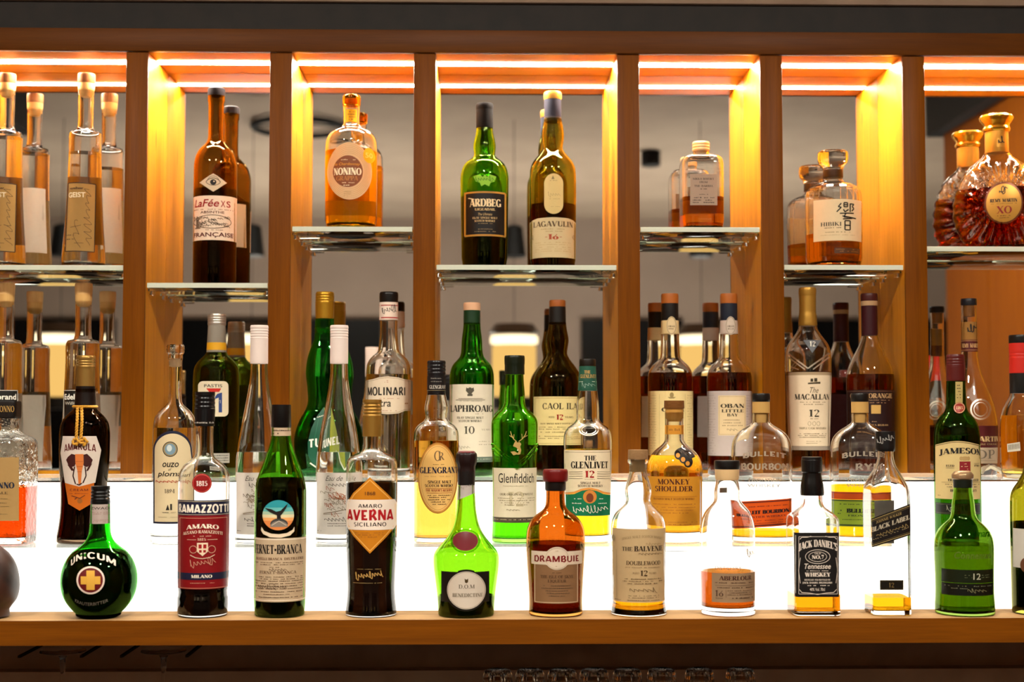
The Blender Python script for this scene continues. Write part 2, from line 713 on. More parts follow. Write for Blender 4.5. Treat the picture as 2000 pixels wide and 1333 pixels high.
    def mapper(s, off, side, T, ratio):
        cr, sr = math.cos(s.rot), math.sin(s.rot)

        def f(u, v):
            z = s.z(v)
            for _ in range(3):
                r, n = s.rad(z, T)
                z = s.z(v, s.D - side * r * ratio)
            r, n = s.rad(z, T)
            b = r * ratio
            y = -side * b
            x = 0
            for _ in range(5):
                d = s.D + sr * x + cr * y
                dx = at(u, v, d).x - s.o.x
                x = (dx + sr * y) / cr
                x = max(-.992 * r, min(.992 * r, x))
                y = -side * b * (1 - abs(x / r) ** n) ** (1.0 / n)
            if n <= 2.3:
                q = 1 + off / r
                return Vector((x * q, y * q, z))
            return Vector((x, y - side * off, z))
        return f

    def label(s, shape, mat, off=.00025, side=1, T=None, ratio=None, name='label', text=None, parent=None, grid=5.0):
        L = Label(s, shape, mat, off, side, T or s.surf, s.ratio if ratio is None else ratio, name, text, parent, grid)
        s.labels.append(L)
        return L

    def done(s):
        for L in s.labels:
            L.finish()


def rect(u0, v0, u1, v1, r=0.0):
    if r <= 0:
        return [(u0, v0), (u1, v0), (u1, v1), (u0, v1)]
    out = []
    for cx, cy, a in ((u1 - r, v0 + r, -90), (u1 - r, v1 - r, 0), (u0 + r, v1 - r, 90), (u0 + r, v0 + r, 180)):
        for i in range(7):
            t = math.radians(a + 15 * i)
            out.append((cx + r * math.cos(t), cy + r * math.sin(t)))
    return out


def ell(cx, cy, rx, ry, n=36, a0=0, a1=360):
    k = n if a1 - a0 >= 360 else n + 1
    return [(cx + rx * math.cos(math.radians(a0 + (a1 - a0) * i / n)), cy + ry * math.sin(math.radians(a0 + (a1 - a0) * i / n))) for i in range(k)]


class Label:
    def __init__(s, b, shape, mat, off, side, T, ratio, name, text, parent, grid):
        s.b, s.off, s.side, s.T, s.ratio, s.grid = b, off, side, T, ratio, grid
        s.ink = {}
        s.obj = s.make([shape] if shape and not isinstance(shape[0], list) else shape, mat, off, name, parent or b.root)
        if text:
            s.obj['label'] = text

    def make(s, polys, mat, off, name, parent, thick=0.0):
        bm = bmesh.new()
        us = [p[0] for g in polys for p in g]
        vs = [p[1] for g in polys for p in g]
        for g in polys:
            vv = [bm.verts.new((p[0], 0, p[1])) for p in g]
            try:
                bm.faces.new(vv)
            except ValueError:
                pass

        def cut(co, no):
            bmesh.ops.bisect_plane(bm, geom=bm.verts[:] + bm.edges[:] + bm.faces[:], plane_co=co, plane_no=no, dist=1e-4)
        u = math.floor(min(us) / s.grid) * s.grid + s.grid + .37
        while u < max(us):
            cut((u, 0, 0), (1, 0, 0))
            u += s.grid
        gv = s.grid * 2
        v = math.floor(min(vs) / gv) * gv + gv + .37
        while v < max(vs):
            cut((0, 0, v), (0, 0, 1))
            v += gv
        f = s.b.mapper(off, s.side, s.T, s.ratio)
        for vert in bm.verts:
            vert.co = f(vert.co.x, vert.co.z)
        bmesh.ops.recalc_face_normals(bm, faces=bm.faces[:])
        for fc in bm.faces:
            cn = fc.calc_center_median()
            if fc.normal.dot(Vector((cn.x, cn.y, 0))) < 0:
                fc.normal_flip()
        if thick:
            r = bmesh.ops.extrude_face_region(bm, geom=bm.faces[:])
            for vert in [q for q in r['geom'] if isinstance(q, bmesh.types.BMVert)]:
                d = Vector((vert.co.x, vert.co.y, 0)).normalized()
                vert.co += d * thick
        return link(name, bm, mat, parent, 40)

    def add(s, col, polys):
        s.ink.setdefault(col, []).extend(polys)
        return s

    # every drawing call takes photo pixels
    def text(s, t, u0, u1, v0, v1, col='1a1512', font='s', bold=1.0, arch=0.0, slant=0.0, slope=0.0, flat_=False):
        P = norm(serif(t, bold, font == 'h') if font in 'sh' and all(ch in GL for ch in t) else sans(t, (bold - 1) * .013, slant))
        b = s.b
        z = b.z((v0 + v1) / 2)
        r, n = b.rad(z, s.T)
        out = []
        rp = r / b.k * 1.02
        wrap = n <= 2.3 and not flat_
        if wrap:
            A0 = math.asin(max(-.985, min(.985, (u0 - b.uc) / rp)))
            A1 = math.asin(max(-.985, min(.985, (u1 - b.uc) / rp)))
        for g in P:
            q = []
            for x, y in g:
                if font == 's' and slant:
                    x += slant * (y - .5) * (v1 - v0) / (u1 - u0)
                u = b.uc + rp * math.sin(A0 + (A1 - A0) * x) if wrap else u0 + (u1 - u0) * x
                v = v1 + (v0 - v1) * y + arch * (2 * x - 1) ** 2 + slope * (u - u0)
                q.append((u, v))
            out.append(q)
        return s.add(col, out)

    def poly(s, col, *polys):
        return s.add(col, [list(p) for p in polys])

    def line(s, col, pts, w_):
        out = []
        for a, b_ in zip(pts[:-1], pts[1:]):
            out.append(_ln(a[0], a[1], b_[0], b_[1], w_))
        return s.add(col, out)

    def frame(s, col, u0, v0, u1, v1, w_):
        return s.line(col, [(u0, v0), (u1, v0), (u1, v1), (u0, v1), (u0, v0 - w_ / 2)], w_)

    def oring(s, col, cx, cy, rx, ry, w_):
        return s.line(col, ell(cx, cy, rx, ry, 40) + [(cx + rx, cy)], w_)

    def micro(s, col, u0, u1, rows, h=2.2, fill=.8, slope=0.0):
        h *= .85
        """rows of print too small to read"""
        out = []
        for v in rows:
            a, b_ = u0, u1
            if isinstance(v, tuple):
                v, a, b_ = v
            u = a
            while u < b_:
                w_ = rnd.uniform(1.2, 3.4)
                if rnd.random() < fill:
                    e = min(b_, u + w_)
                    hh = h * rnd.uniform(.6, 1)
                    dv = slope * (u - u0)
                    out.append([(u, v + h - hh + dv), (e, v + h - hh + dv), (e, v + h + dv), (u, v + h + dv)])
                u += w_ + rnd.uniform(.5, 1.1)
        return s.add(col, out)

    def scrawl(s, col, u0, u1, v, amp, w_=1.0, n=26, vert=False, seed=1, slope=0.0):
        """a line of joined handwriting"""
        r = random.Random(seed)
        pts = []
        cyc = max(2, n // 3)
        L = (u1 - u0) / cyc
        for i in range(cyc):
            a = amp * (r.uniform(1.1, 1.5) if r.random() < .25 else r.uniform(.35, .75))
            lean = r.uniform(.25, .6)
            for j in range(8):
                t = j / 8
                pts.append((u0 + L * (i + t) + lean * a * math.sin(2 * math.pi * t + .8) - .3 * L * math.sin(2 * math.pi * t), -a * math.sin(2 * math.pi * t - .6) + r.uniform(-.12, .12) * amp))
        out = []
        for p in pts:
            q = slope * (p[0] - u0)
            out.append((v + p[1], p[0]) if vert else (p[0], v + p[1] + q))
        return s.line(col, out, w_)

    def finish(s):
        for i, (col, polys) in enumerate(s.ink.items()):
            m = col if not isinstance(col, str) else flat(col, .55)
            s.make(polys, m, s.off + .00022 + .00009 * i, 'lettering', s.obj)


def blank(b, side=1, T=None):
    """a drawing surface on a bottle without paper under it"""
    L = Label.__new__(Label)
    L.b, L.off, L.side, L.T, L.ratio, L.grid, L.ink = b, .0001, side, T or b.surf, b.ratio, 5.0, {}
    return L


def emboss(b, L, mat, thick=.0007, name='embossing'):
    for col, polys in L.ink.items():
        L.make(polys, mat, .00015, name, b.root, thick)


def printed(b, L, name='printed_mark'):
    """ink printed straight on the glass"""
    i = 0
    for col, polys in L.ink.items():
        L.make(polys, col if not isinstance(col, str) else flat(col, .5), .0002 + .0001 * i, name, b.root)
        i += 1


# ================================================================ the place
YM = 0.0                                # mirror plane


def Y(D):
    return CAM.y + D


def X(u, D, v=500):
    return at(u, v, D).x


DP, DM = 2.42, MIR                      # compartment front, mirror
ZB = 1.5 - .2833                        # top of the front board
Z1 = 1.5 - .1891                        # lower glass step
Z2 = 1.5 - .0965                        # upper glass step
ZC = 1.5 + .625                         # underside of the compartment top
DR1, DR2 = 2.146, 2.29                  # fronts of the two lit steps
XL, XR = -1.28, 1.46

OAKD, OAKL = '5a2a04', '7c3d06'
oak_x = wood('x', OAKD, OAKL, seed=1.3)
oak_f = wood('x', '9a5c10','b87a14', seed=4.4)
dark_wall = rough_wall('3a3029', '4d4238', 7)
taupe = rough_wall('8f7f6f', '9a8a79', 3, bump=.03)
taupe2 = rough_wall('85766a', '8f8073', 2, bump=.03)
black = flat('0b0a09', .6)

# --- structure behind and around the bar
def st(o):
    o['kind'] = 'structure'
    return o


st(box('wall_back', -3.2, 3.2, .012, .10, 0, 2.9, dark_wall))
st(box('trim_1', XL - .2, XR + .2, Y(DP) + .004, .0115, 2.1645, 2.2128, rough_wall('120e0a', '1a140f', 30)))
st(box('trim_2', XL - .2, XR + .2, Y(DP) - .004, .0115, 2.2131, 2.40, rough_wall('6d5746', '7a6452', 12)))
st(box('wall_niche', XL - .2, XR + .2, Y(2.36), .0, 0, ZB - .036, rough_wall('a48e7a', 'b8a28c', 11)))
st(box('floor', -3.2, 3.2, -6.4, .1, -.05, 0, wood('y', '3b2413', '5a3a20', seed=9)))
st(box('ceiling', -3.2, 3.2, -6.4, .1, 2.75, 2.83, taupe))
st(box('wall_far', -3.2, 3.2, -6.4, -6.3, 0, 2.75, taupe2))
st(box('wall_left', -3.3, -3.2, -6.4, .1, 0, 2.75, taupe2))
st(box('wall_right', 3.2, 3.3, -6.4, .1, 0, 2.75, taupe2))
wd = wood('z', '6e3403', '804404', seed=6, rough=.5)
# timber cladding that ends part of the way down both sides of the room, dark soffit above
for nm, x0, x1, y0 in (('cladding_left', -1.80, -1.72, -2.72), ('cladding_right', 1.72, 1.80, -2.68)):
    k = 6
    root = tag(empty('timber_cladding', ((x0 + x1) / 2, y0 / 2, 0)),
               'tall timber board wall seen in the mirror at the %s end of the bar' % ('left' if x0 < 0 else 'right'), 'wall panel')
    for i in range(k):
        ya, yb = y0 + (-.02 - y0) * i / k, y0 + (-.02 - y0) * (i + 1) / k
        b = box('board', x0, x1, ya + .003, yb - .003, 0, 2.56, wd)
        b.parent = root
        b.location = b.location - root.location
    h = box('dark_soffit', x0 - .05, x1 + .05, y0 - .05, -.02, 2.56, 2.748, black)
    h.parent = root
    h.location = h.location - root.location
# dark window band / bottle fridge wall at the far end
for a, b_ in ((-3.19, -2.25), (-2.1, -.62), (.62, 1.25), (1.4, 3.19)):
    st(box('window_%d' % int(a * 10 + 40), a, b_, -6.299, -6.27, .9, 2.12, flat('060606', .25)))

# --- the shelving
unit = tag(empty('back_bar_shelving', (0.09, Y(DP) + .08, Z2)), 'oak back bar frame with six uprights over the lit bottle steps', 'shelving')


def part(o, root):
    o.parent = root
    o.location = o.location - root.location
    return o


PE = [(-159, -116), (241, 284), (524, 567), (807, 850), (1207, 1250), (1488, 1531), (1768, 1811), (2168, 2211)]
px = [(X(a, DP), X(b, DP)) for a, b in PE]
SHADE_T = .007  # depth of the front strip that carries the darker, shaded wood colour
for i, (a, b) in enumerate(px):
    u_ = part(box('upright', a, b, Y(DP) + SHADE_T, -.0005, Z2 + .006, ZC, wood('z', 'a05f0c', 'c67d10', seed=2 + 3.7 * i, knots=.55)), unit)  # paler knotty sides: the strip light is put into the wood colour
    e_ = box('shaded_front', a, b, Y(DP), Y(DP) + SHADE_T, Z2 + .006, ZC, wood('z', '532803', '6f3b03', seed=1 + 2.3 * i), bev=.0008)  # front of the upright, its shade put into a darker wood colour
    e_.parent = u_
    e_.location = e_.location - u_.location - unit.location
part(box('lit_top_panel', XL, XR, Y(DP) + SHADE_T, -.0005, ZC + .0003, ZC + .039, wood('x', 'a05f0c', 'c67d10', seed=3)), unit)  # paler wood, glow of the strips put into its colour
part(box('top_shaded_front', XL, XR, Y(DP) - .006, Y(DP) + SHADE_T, ZC + .0003, ZC + .039, wood('x', '42210a', '58300a', seed=7), bev=.0012), unit)  # beam front in darker wood, shade put into the colour
part(box('back_rail', px[0][0], px[-1][1], -.022, -.0008, Z2 + .0006, Z2 + .0062, oak_f), unit)

m, nt, o_ = newmat('silvered_mirror')
g = nt.nodes.new('ShaderNodeBsdfGlossy')
g.inputs[0].default_value = (.86, .86, .84, 1)
g.inputs[1].default_value = 0.0
nt.links.new(g.outputs[0], o_.inputs[0])
mirror = tag(box('mirror', px[0][0], px[-1][1], 0, .011, Z2 - .006, ZC + .03, m), 'wide mirror forming the back of all the shelf compartments', 'mirror')

# --- light strips under the top, one in each compartment
led = emit((1.0, .90, .76), LED_POWER)
led_case = flat('d8d2c4', .4)
names = ['far left compartment over the cork bottles', 'compartment above the brown bottle with an eye', 'compartment above the round cream oval label',
         'wide middle compartment', 'compartment above the square half-full bottle', 'compartment above the faceted decanter', 'far right compartment above the fluted decanter']
yl = Y(2.493)
for i in range(7):
    a, b = px[i][1], px[i + 1][0]
    r = tag(empty('light_strip', ((a + b) / 2, yl, ZC - .004)), 'glowing light strip in the top of the ' + names[i], 'light strip', 'light strips under the top beam')
    part(box('diffuser', a + .0015, b - .0015, yl - .0115, yl + .0115, ZC - .0004, ZC - .0001, led), r)
    for q in (-.0122, .0122):
        part(box('channel_lip', a + .001, b - .001, yl + q - .0006, yl + q + .0006, ZC - .0012, ZC - .0001, led_case), r)

# --- glass shelves with clear clips
shelf_glass = glass((.93, .985, .95), 1.5, 2)
edge_mat = paper('dfe2d4', .45, .02)
edge_mat2 = paper('9db59a', .4, .02)
clip_glass = glass((.96, .95, .92), 1.49, 2)
SH = [518, 553, 443, 518, 444, 518, 482]
SZ = []
for i in range(7):
    a, b = px[i][1], px[i + 1][0]
    zt = at((PE[i][1] + PE[i + 1][0]) / 2, SH[i], DP + .006).z
    SZ.append(zt)
    y0, y1 = Y(DP) + .008, -.006
    r = tag(empty('glass_shelf', ((a + b) / 2, (y0 + y1) / 2, zt - .008)), 'clear glass shelf in the ' + names[i].split(' above')[0].split(',')[0], 'shelf', 'glass shelves')
    r['label'] = ['clear glass shelf under the two tall orange-lit cork bottles, far left', 'clear glass shelf under the brown bottle with an eye emblem',
                  'clear glass shelf under the squat bottle with a round cream label', 'long clear glass shelf under the two dark whisky bottles',
                  'clear glass shelf under the square half-full bottle', 'clear glass shelf under the faceted decanter with round stopper',
                  'clear glass shelf under the fluted round decanter, far right'][i]
    part(box('pane', a + .002, b - .002, y0, y1, zt - .008, zt, shelf_glass, bev=.0006), r)
    part(box('ground_edge', a + .002, b - .002, y0 - .0016, y0 - .0001, zt - .008, zt, edge_mat), r)
    for yy in (y0 + .022, y1 - .026):
        for sx in (0, 1):
            x0 = a if sx == 0 else b - .026
            bm = bmesh.new()
            addbox(bm, x0 + .0004, x0 + .0256, yy - .009, yy + .009, zt - .0125, zt - .0084)
            r2 = bmesh.ops.create_cone(bm, cap_ends=True, segments=16, radius1=.005, radius2=.0035, depth=.006)
            for v in r2['verts']:
                v.co += Vector((x0 + (.006 if sx == 0 else .020), yy, zt - .0156))
            bmesh.ops.translate(bm, verts=bm.verts, vec=-Vector(r.location))
            o = link('shelf_clip', bm, clip_glass, r, 30)

# --- the lit steps
lit = emit((1.0, .93, .82), PANEL_POWER)
xs0, xs1 = XL, XR
lb1 = tag(box('light_box', xs0, xs1, Y(DR1), Y(DR2) - .0008, ZB + .0004, Z1 - .0078, lit), 'lower glowing white light box behind the front row of bottles', 'light box')
lit2 = emit((1.0, .93, .82), PANEL_POWER * 1.7)
lb2 = tag(box('light_box', xs0, xs1, Y(DR2), -.0004, ZB + .0004, Z2 - .0030, lit), 'upper glowing white light box behind the middle row of bottles', 'light box')
lb2.data.materials.append(lit2)
for f_ in lb2.data.polygons:
    if f_.normal.z > .9:
        f_.material_index = 1
step_glass = glass((.95, .975, .94), 1.5, 2)
tag(box('glass_step', xs0, xs1, Y(DR1) - .003, Y(DR2) - .0014, Z1 - .0072, Z1, step_glass), 'lower glass step carrying the middle row of bottles', 'glass step')
tag(box('glass_step', xs0, xs1, Y(DR2) - .003, -.0012, Z2 - .0026, Z2, step_glass), 'upper glass step carrying the back row of bottles', 'glass step')
cb = tag(empty('counter_board', ((XL + XR) / 2, Y(2.05) + .2, ZB - .0345)), 'thick oak board along the bottom carrying the front row of bottles', 'counter')
part(box('core', XL - .15, XR + .15, Y(2.05) + .0022, -.0005, ZB - .0345, ZB - .0009, wood('x', '5c2c04', '7c4006', .8, seed=3.1)), cb)
part(box('lit_top', XL - .15, XR + .15, Y(2.05) + .0022, -.0005, ZB - .0008, ZB, wood('x', '947048', 'b08c60', .8, seed=3.4)), cb)  # board top paler: light box glow put into the wood colour
part(box('shaded_front', XL - .15, XR + .15, Y(2.05), Y(2.05) + .0021, ZB - .0345, ZB, wood('x', '5a2e03', '764004', .6, seed=5.1)), cb)  # front of the same board, darkened in colour for its shade

# --- lower counter with upturned tumblers, hanging stemware
tag(box('lower_counter', XL - .15, XR + .15, Y(1.93), Y(2.36) - .001, .94, .985, flat('1d1916', .35)), 'dark lower counter mostly below the picture under the oak board', 'counter')
zs_ = at(1000, 1310, 2.33).z
st(box('trim_3', XL - .2, XR + .2, Y(2.33), Y(2.36) - .0005, .9855, zs_, rough_wall('c0a890', 'd0b8a0', 14)))
st(box('wall_counter', XL - .15, XR + .15, Y(1.97), Y(2.36) - .001, 0, .939, flat('15110e', .5)))
clear_thin = glass((.9, .9, .9), 1.5, 4)
TZ = .985
tD = 2.14
tum = None
tx = [972, 1035, 1098, 1160, 1225, 1292, 1366, 1446]
tl = ['leftmost of the row of upturned ribbed tumblers below the board', 'upturned ribbed tumbler, second from the left in the row below the board',
      'upturned ribbed tumbler, third from the left in the row below the board', 'upturned ribbed tumbler below the pale beige-labelled whisky bottle, fourth of its row',
      'upturned ribbed tumbler, fifth from the left in the row below the board', 'upturned ribbed tumbler, third from the right in the row below the board',
      'upturned ribbed tumbler, second from the right in the row below the board', 'rightmost of the row of upturned ribbed tumblers below the board']
ztop = at(1200, 1313, tD - .02).z


def lathe_mesh(name, P, mat, parent=None, seg=40, ribs=None, smooth=40, loc=None):
    bm = bmesh.new()
    R = [[bm.verts.new((x, y, z)) for x, y in ring_pts(r, r, 2, seg, ribs)] for z, r in P]
    for A, B in zip(R[:-1], R[1:]):
        for j in range(seg):
            bm.faces.new((A[(j + 1) % seg], A[j], B[j], B[(j + 1) % seg]))
    bm.faces.new(R[0])
    bm.faces.new(R[-1][::-1])
    bmesh.ops.recalc_face_normals(bm, faces=bm.faces[:])
    return link(name, bm, mat, parent, smooth)


for i, u in enumerate(tx):
    p = at(u, 1320, tD)
    if tum is None:
        h = ztop - TZ
        P = [(h - .004, .012), (h, .017), (h - .001, .0185), (h - .006, .0205), (h - .03, .0222), (.004, .0228), (0.0, .0229), (0.0, .0216), (.004, .0215), (h - .03, .0208), (h - .014, .0195), (h - .016, .006)]
        tum = lathe_mesh('tumbler', P, clear_thin, ribs=(20, .035), seg=80)
        o = tum
    else:
        o = tum.copy()
        COL.objects.link(o)
    o.location = (p.x, p.y, TZ)
    tag(o, tl[i], 'glass', 'upturned ribbed tumblers under the board')

# stemware hung upside down from a dark rack under the board
gD = 2.16
zf = at(220, 1271, gD).z
rack = tag(empty('glass_rack', (X(220, gD), Y(gD), ZB - .0345)), 'dark rail rack for stemware fixed under the oak board', 'rack')
for u in (64, 182, 258, 382):
    p = X(u, gD)
    part(box('rail', p - .002, p + .002, Y(gD) - .03, Y(gD) + .08, zf - .006, zf - .0025, flat('241a12', .7)), rack)
    for yy in (.07,):
        part(box('bracket', p - .003, p + .003, Y(gD) + yy - .004, Y(gD) + yy + .004, zf - .0025, ZB - .0348, flat('241a12', .7)), rack)
wg = None
for i, (u, lab) in enumerate(((123, 'upside-down wine glass hanging below the round flask with a gold cross'), (320, 'upside-down wine glass hanging below the bottle with a dark red label'))):
    p = at(u, 1271, gD)
    if wg is None:
        P = [(0.0, .006), (0.0004, .033), (-.0012, .034), (-.0028, .030), (-.006, .012), (-.012, .0045), (-.03, .0035), (-.085, .0036), (-.094, .007), (-.104, .022), (-.125, .035), (-.15, .038), (-.18, .033), (-.19, .030),
             (-.19, .0288), (-.18, .0318), (-.15, .0366), (-.125, .0336), (-.107, .021), (-.1, .004)]
        wg = tag(empty('wine_glass', (p.x, p.y, zf + .0)), None, None)
        lathe_mesh('foot', [q for q in P[:5]] + [(-.0061, .004)], clear_thin, wg)
        lathe_mesh('stem_and_bowl', [(-.0062, .008)] + P[5:], clear_thin, wg)
        o = wg
    else:
        o = wg.copy()
        COL.objects.link(o)
        for ch in list(wg.children):
            d = ch.copy()
            d.parent = o
            COL.objects.link(d)
        o.location = (p.x, p.y, zf)
    tag(o, lab, 'glass', 'hanging wine glasses')

# --- the room the mirror shows: pendants, spots, ring light; plus added unseen fill lamps
glow = emit((1.0, .60, .17), LAMP_POWER)
glow2 = emit((1.0, .80, .5), LAMP_POWER * 2.2)
lamp = None
PD = 5.9
for i, (u, lab) in enumerate(((122, 'ribbed glowing pendant lamp seen in the mirror behind the far left cork bottles'), (492, 'glowing pendant lamp seen in the mirror beside the dark green bottle'),
                              (1004, 'glowing ribbed pendant lamp seen in the mirror in the middle compartment'), (1372, 'pendant lamp glow seen in the mirror between the two red whisky bottles'))):
    d = PD
    x = (u - 940) / F * d
    y = -(d - MIR)
    zz = 1.5 + (820 - 775) / F * d
    ztp = 1.5 + (820 - 655) / F * d
    if lamp is None:
        lamp = empty('pendant_lamp', (x, y, zz))
        hh = ztp - zz
        lathe_mesh('shade', [(hh - .042, .082), (hh - .046, .088), (.01, .088), (0.0, .082), (.004, .05), (.01, .03), (hh - .05, .03)], glow, lamp, 96, (24, .03))
        lathe_mesh('light_disc', [(hh, .05), (hh - .002, .092), (hh - .016, .097), (hh - .036, .095), (hh - .04, .06)], glow2, lamp, 48, (24, .02))
        lathe_mesh('lamp_cap', [(hh + .05, .02), (hh + .045, .08), (hh + .01, .105), (hh + .003, .1), (hh + .002, .05)], flat('2a1a0c', .4), lamp)
        lathe_mesh('lamp_foot', [(-.004, .05), (-.006, .09), (-.05, .085), (-.054, .04)], flat('15110c', .4), lamp)
        bm = bmesh.new()
        tube(bm, [(0, 0, hh + .05), (0, 0, 2.745 - zz)], .0014)
        link('cord', bm, black, lamp, 60)
        zc = 1.5 + (820 - 500) / F * d - zz
        lathe_mesh('cord_weight', [(zc + .13, .02), (zc + .12, .035), (zc, .05), (zc - .004, .04)], black, lamp)
        o = lamp
    else:
        o = lamp.copy()
        COL.objects.link(o)
        for ch in list(lamp.children):
            q = ch.copy()
            q.parent = o
            COL.objects.link(q)
        o.location = (x, y, zz)
    tag(o, lab, 'pendant lamp', 'pendant lamps of the room')

# ring fitting on the ceiling
p = Vector(((580 - 940) / F * 6.0, -(6.0 - MIR), 2.73))
rg = tag(empty('ceiling_ring', p), 'dark ring fitting on the ceiling seen in the mirror', 'ceiling light')
bm = bmesh.new()
tube(bm, [(.19 * math.cos(a * math.pi / 24), .19 * math.sin(a * math.pi / 24), 0) for a in range(48)], .012, 10, True)
link('ring', bm, black, rg, 60)
bm = bmesh.new()
tube(bm, [(.0, 0, 0.018), (.19, 0, .004)], .004)
tube(bm, [(.0, 0, 0.018), (-.19, 0, .004)], .004)
link('spoke', bm, black, rg, 60)

sp = tag(empty('ceiling_spot', ((1274 - 940) / F * 6.6, -(6.6 - MIR), 2.75)), 'small black spot fitting on the ceiling seen in the mirror', 'ceiling light')
lathe_mesh('spot_body', [(-.002, .03), (-.004, .045), (-.07, .045), (-.075, .03)], black, sp)

# unseen ceiling lamps added to light the bottle labels from the front
dl = None
for i, (x, y) in enumerate(((-1.15, -1.75), (-.1, -1.75), (.95, -1.75))):
    if dl is None:
        dl = empty('fill_lamp', (x, y, 2.75))
        lathe_mesh('bezel', [(-.0005, .088), (-.002, .092), (-.010, .09), (-.012, .078), (-.006, .074), (-.004, .02)], flat('cfc8bc', .4), dl)
        lathe_mesh('lamp_disc', [(-.007, .072), (-.009, .0735), (-.0098, .07)], emit((1.0, .94, .82), DOWN_FILL_POWER), dl)
        o = dl
    else:
        o = dl.copy()
        COL.objects.link(o)
        for ch in list(dl.children):
            q = ch.copy()
            q.parent = o
            COL.objects.link(q)
        o.location = (x, y, 2.75)
    tag(o, 'round recessed ceiling downlight ' + ('over the left part of the bar', 'over the middle of the bar', 'over the right part of the bar')[i], 'ceiling light', 'recessed downlights')

# unseen floor lamps added to brighten the mirrored ceiling
fl = None
for i, (x, y) in enumerate(((-1.15, -4.7), (1.15, -4.7))):
    if fl is None:
        fl = empty('uplighter', (x, y, 0))
        lathe_mesh('foot', [(.03, .01), (.028, .15), (.012, .16), (.0, .16)], black, fl)
        lathe_mesh('pole', [(.80, .014), (.79, .014), (.03, .014)], black, fl)
        lathe_mesh('bowl', [(.80, .004), (.802, .02), (.85, .09), (.905, .142), (.93, .15), (.932, .155), (.90, .15), (.84, .10), (.79, .03), (.789, .004)], black, fl)
        lathe_mesh('lamp_disc', [(.915, .01), (.913, .135), (.905, .137), (.9, .02)], emit((1.0, .92, .80), UP_FILL_POWER), fl)
        o = fl
    else:
        o = fl.copy()
        COL.objects.link(o)
        for ch in list(fl.children):
            q = ch.copy()
            q.parent = o
            COL.objects.link(q)
        o.location = (x, y, 0)
    tag(o, 'black bowl uplighter floor lamp in the room ' + ('left', 'right')[i] + ' of the middle', 'floor lamp', 'uplighters')


# ================================================================ bottles
CLEAR = glass((.96, .955, .93), 1.5, 4)
CLEARW = glass((.95, .95, .92), 1.5, 4, bump=.35)
EMB = frost('f4ead8', .55)
GREEN = glass((.03, .46, .015), 1.5, 4)
GREENL = glass((.17, .50, .006), 1.5, 4)
GREEND = glass((.012, .10, .008), 1.5, 4)
OLIVE = glass((.40, .33, .03), 1.5, 4)
OLIVED = glass((.12, .085, .012), 1.5, 4)
BROWN = glass((.20, .075, .012), 1.5, 4)
AMBERG = glass((.42, .085, .004), 1.5, 4)
AMAR = glass((.05, .022, .008), 1.5, 4)


def liq(T):
    return glass(T, 1.35, 2)


WATER = liq((.97, .97, .94))
GOLD = liq((.82, .29, .004))
GOLDP = liq((.90, .62, .12))
YELL = liq((.90, .58, .015))
ORANGE = liq((.82, .30, .015))
RED = liq((.30, .045, .004))
REDD = liq((.13, .012, .003))
DARK = liq((.0012, .0007, .0005))
DGREEN = liq((.002, .003, .001))
OLIQ = liq((.45, .50, .04))
INK = '1c1612'
GREY = '6f675c'

FR, MD, BK, UP_ = ('bottles of the front row on the oak board', 'bottles of the middle row on the lower glass step',
                   'bottles of the back row inside the compartments', 'bottles on the glass shelves')
DF, DMD, DB, DU = 2.103, 2.236, 2.476, 2.5


def bot(name, label, cat, group, uc, D, zs, **k):
    return Bottle(name, label, cat, group, uc, D, zs, **k)


# ---------------------------------------------------------------- front row
b = bot('wax_flask', 'dark brown round flask cut off by the left edge of the picture', 'bottle', FR, -30, 2.09, ZB)
mw = rough_wall('1c0d07', '3a1c10', 25, .45, .5)
b.solid('wax_body', '930,16 960,18 1045,20 1062,26 1083,50 1108,65 1146,71.5 1170,67 1185,56 1191,52|1203,53', mw, 64, smooth=60)
b.done()

b = bot('herbal_liqueur_bottle', 'round black and green flask with a gold cross emblem', 'bottle', FR, 195, 2.088, ZB)
b.glass('984,19 1024,20.3 1045,22.5 1058,29 1068,40 1080,55 1095,66 1115,73.5 1135,75.5 1155,73 1172,66 1188,54 1197,45|1203,39', glass((.01, .62, .006), 1.5, 4), (1076, DARK), wall=.0008, base=.002)
b.solid('cap', '950,18.8 983,19.6|987,18', flat('0d0d0d', .3), 48, rib=(956, 978, 6.5, 1.6))
L = b.label(rect(175, 986, 217, 1024), paper('a89890', 0))
L.text('ZWACK', 178, 215, 991, 996, '3a2a28', 'b', 1.5).micro('8a6a62', 180, 213, [1001, 1004, 1016, 1019], 1.5)
L = blank(b)
L.text('UNICUM', 139, 226, 1079, 1092, 'cfc0b0', 'h', 1, arch=17)
L.text('KRAUTERBITTER', 147, 211, 1178, 1184, '8d857c', 'b', 1, arch=-7)
L.poly('d8c4b4', ell(177, 1134, 27.5, 27.5, 40))
L.poly('5a0f10', ell(177, 1134, 24, 24, 40))
L.poly('c9993a', rect(169, 1115, 185, 1153), rect(158, 1126.5, 168.9, 1142), rect(185.1, 1126.5, 196, 1142))
printed(b, L)
b.done()

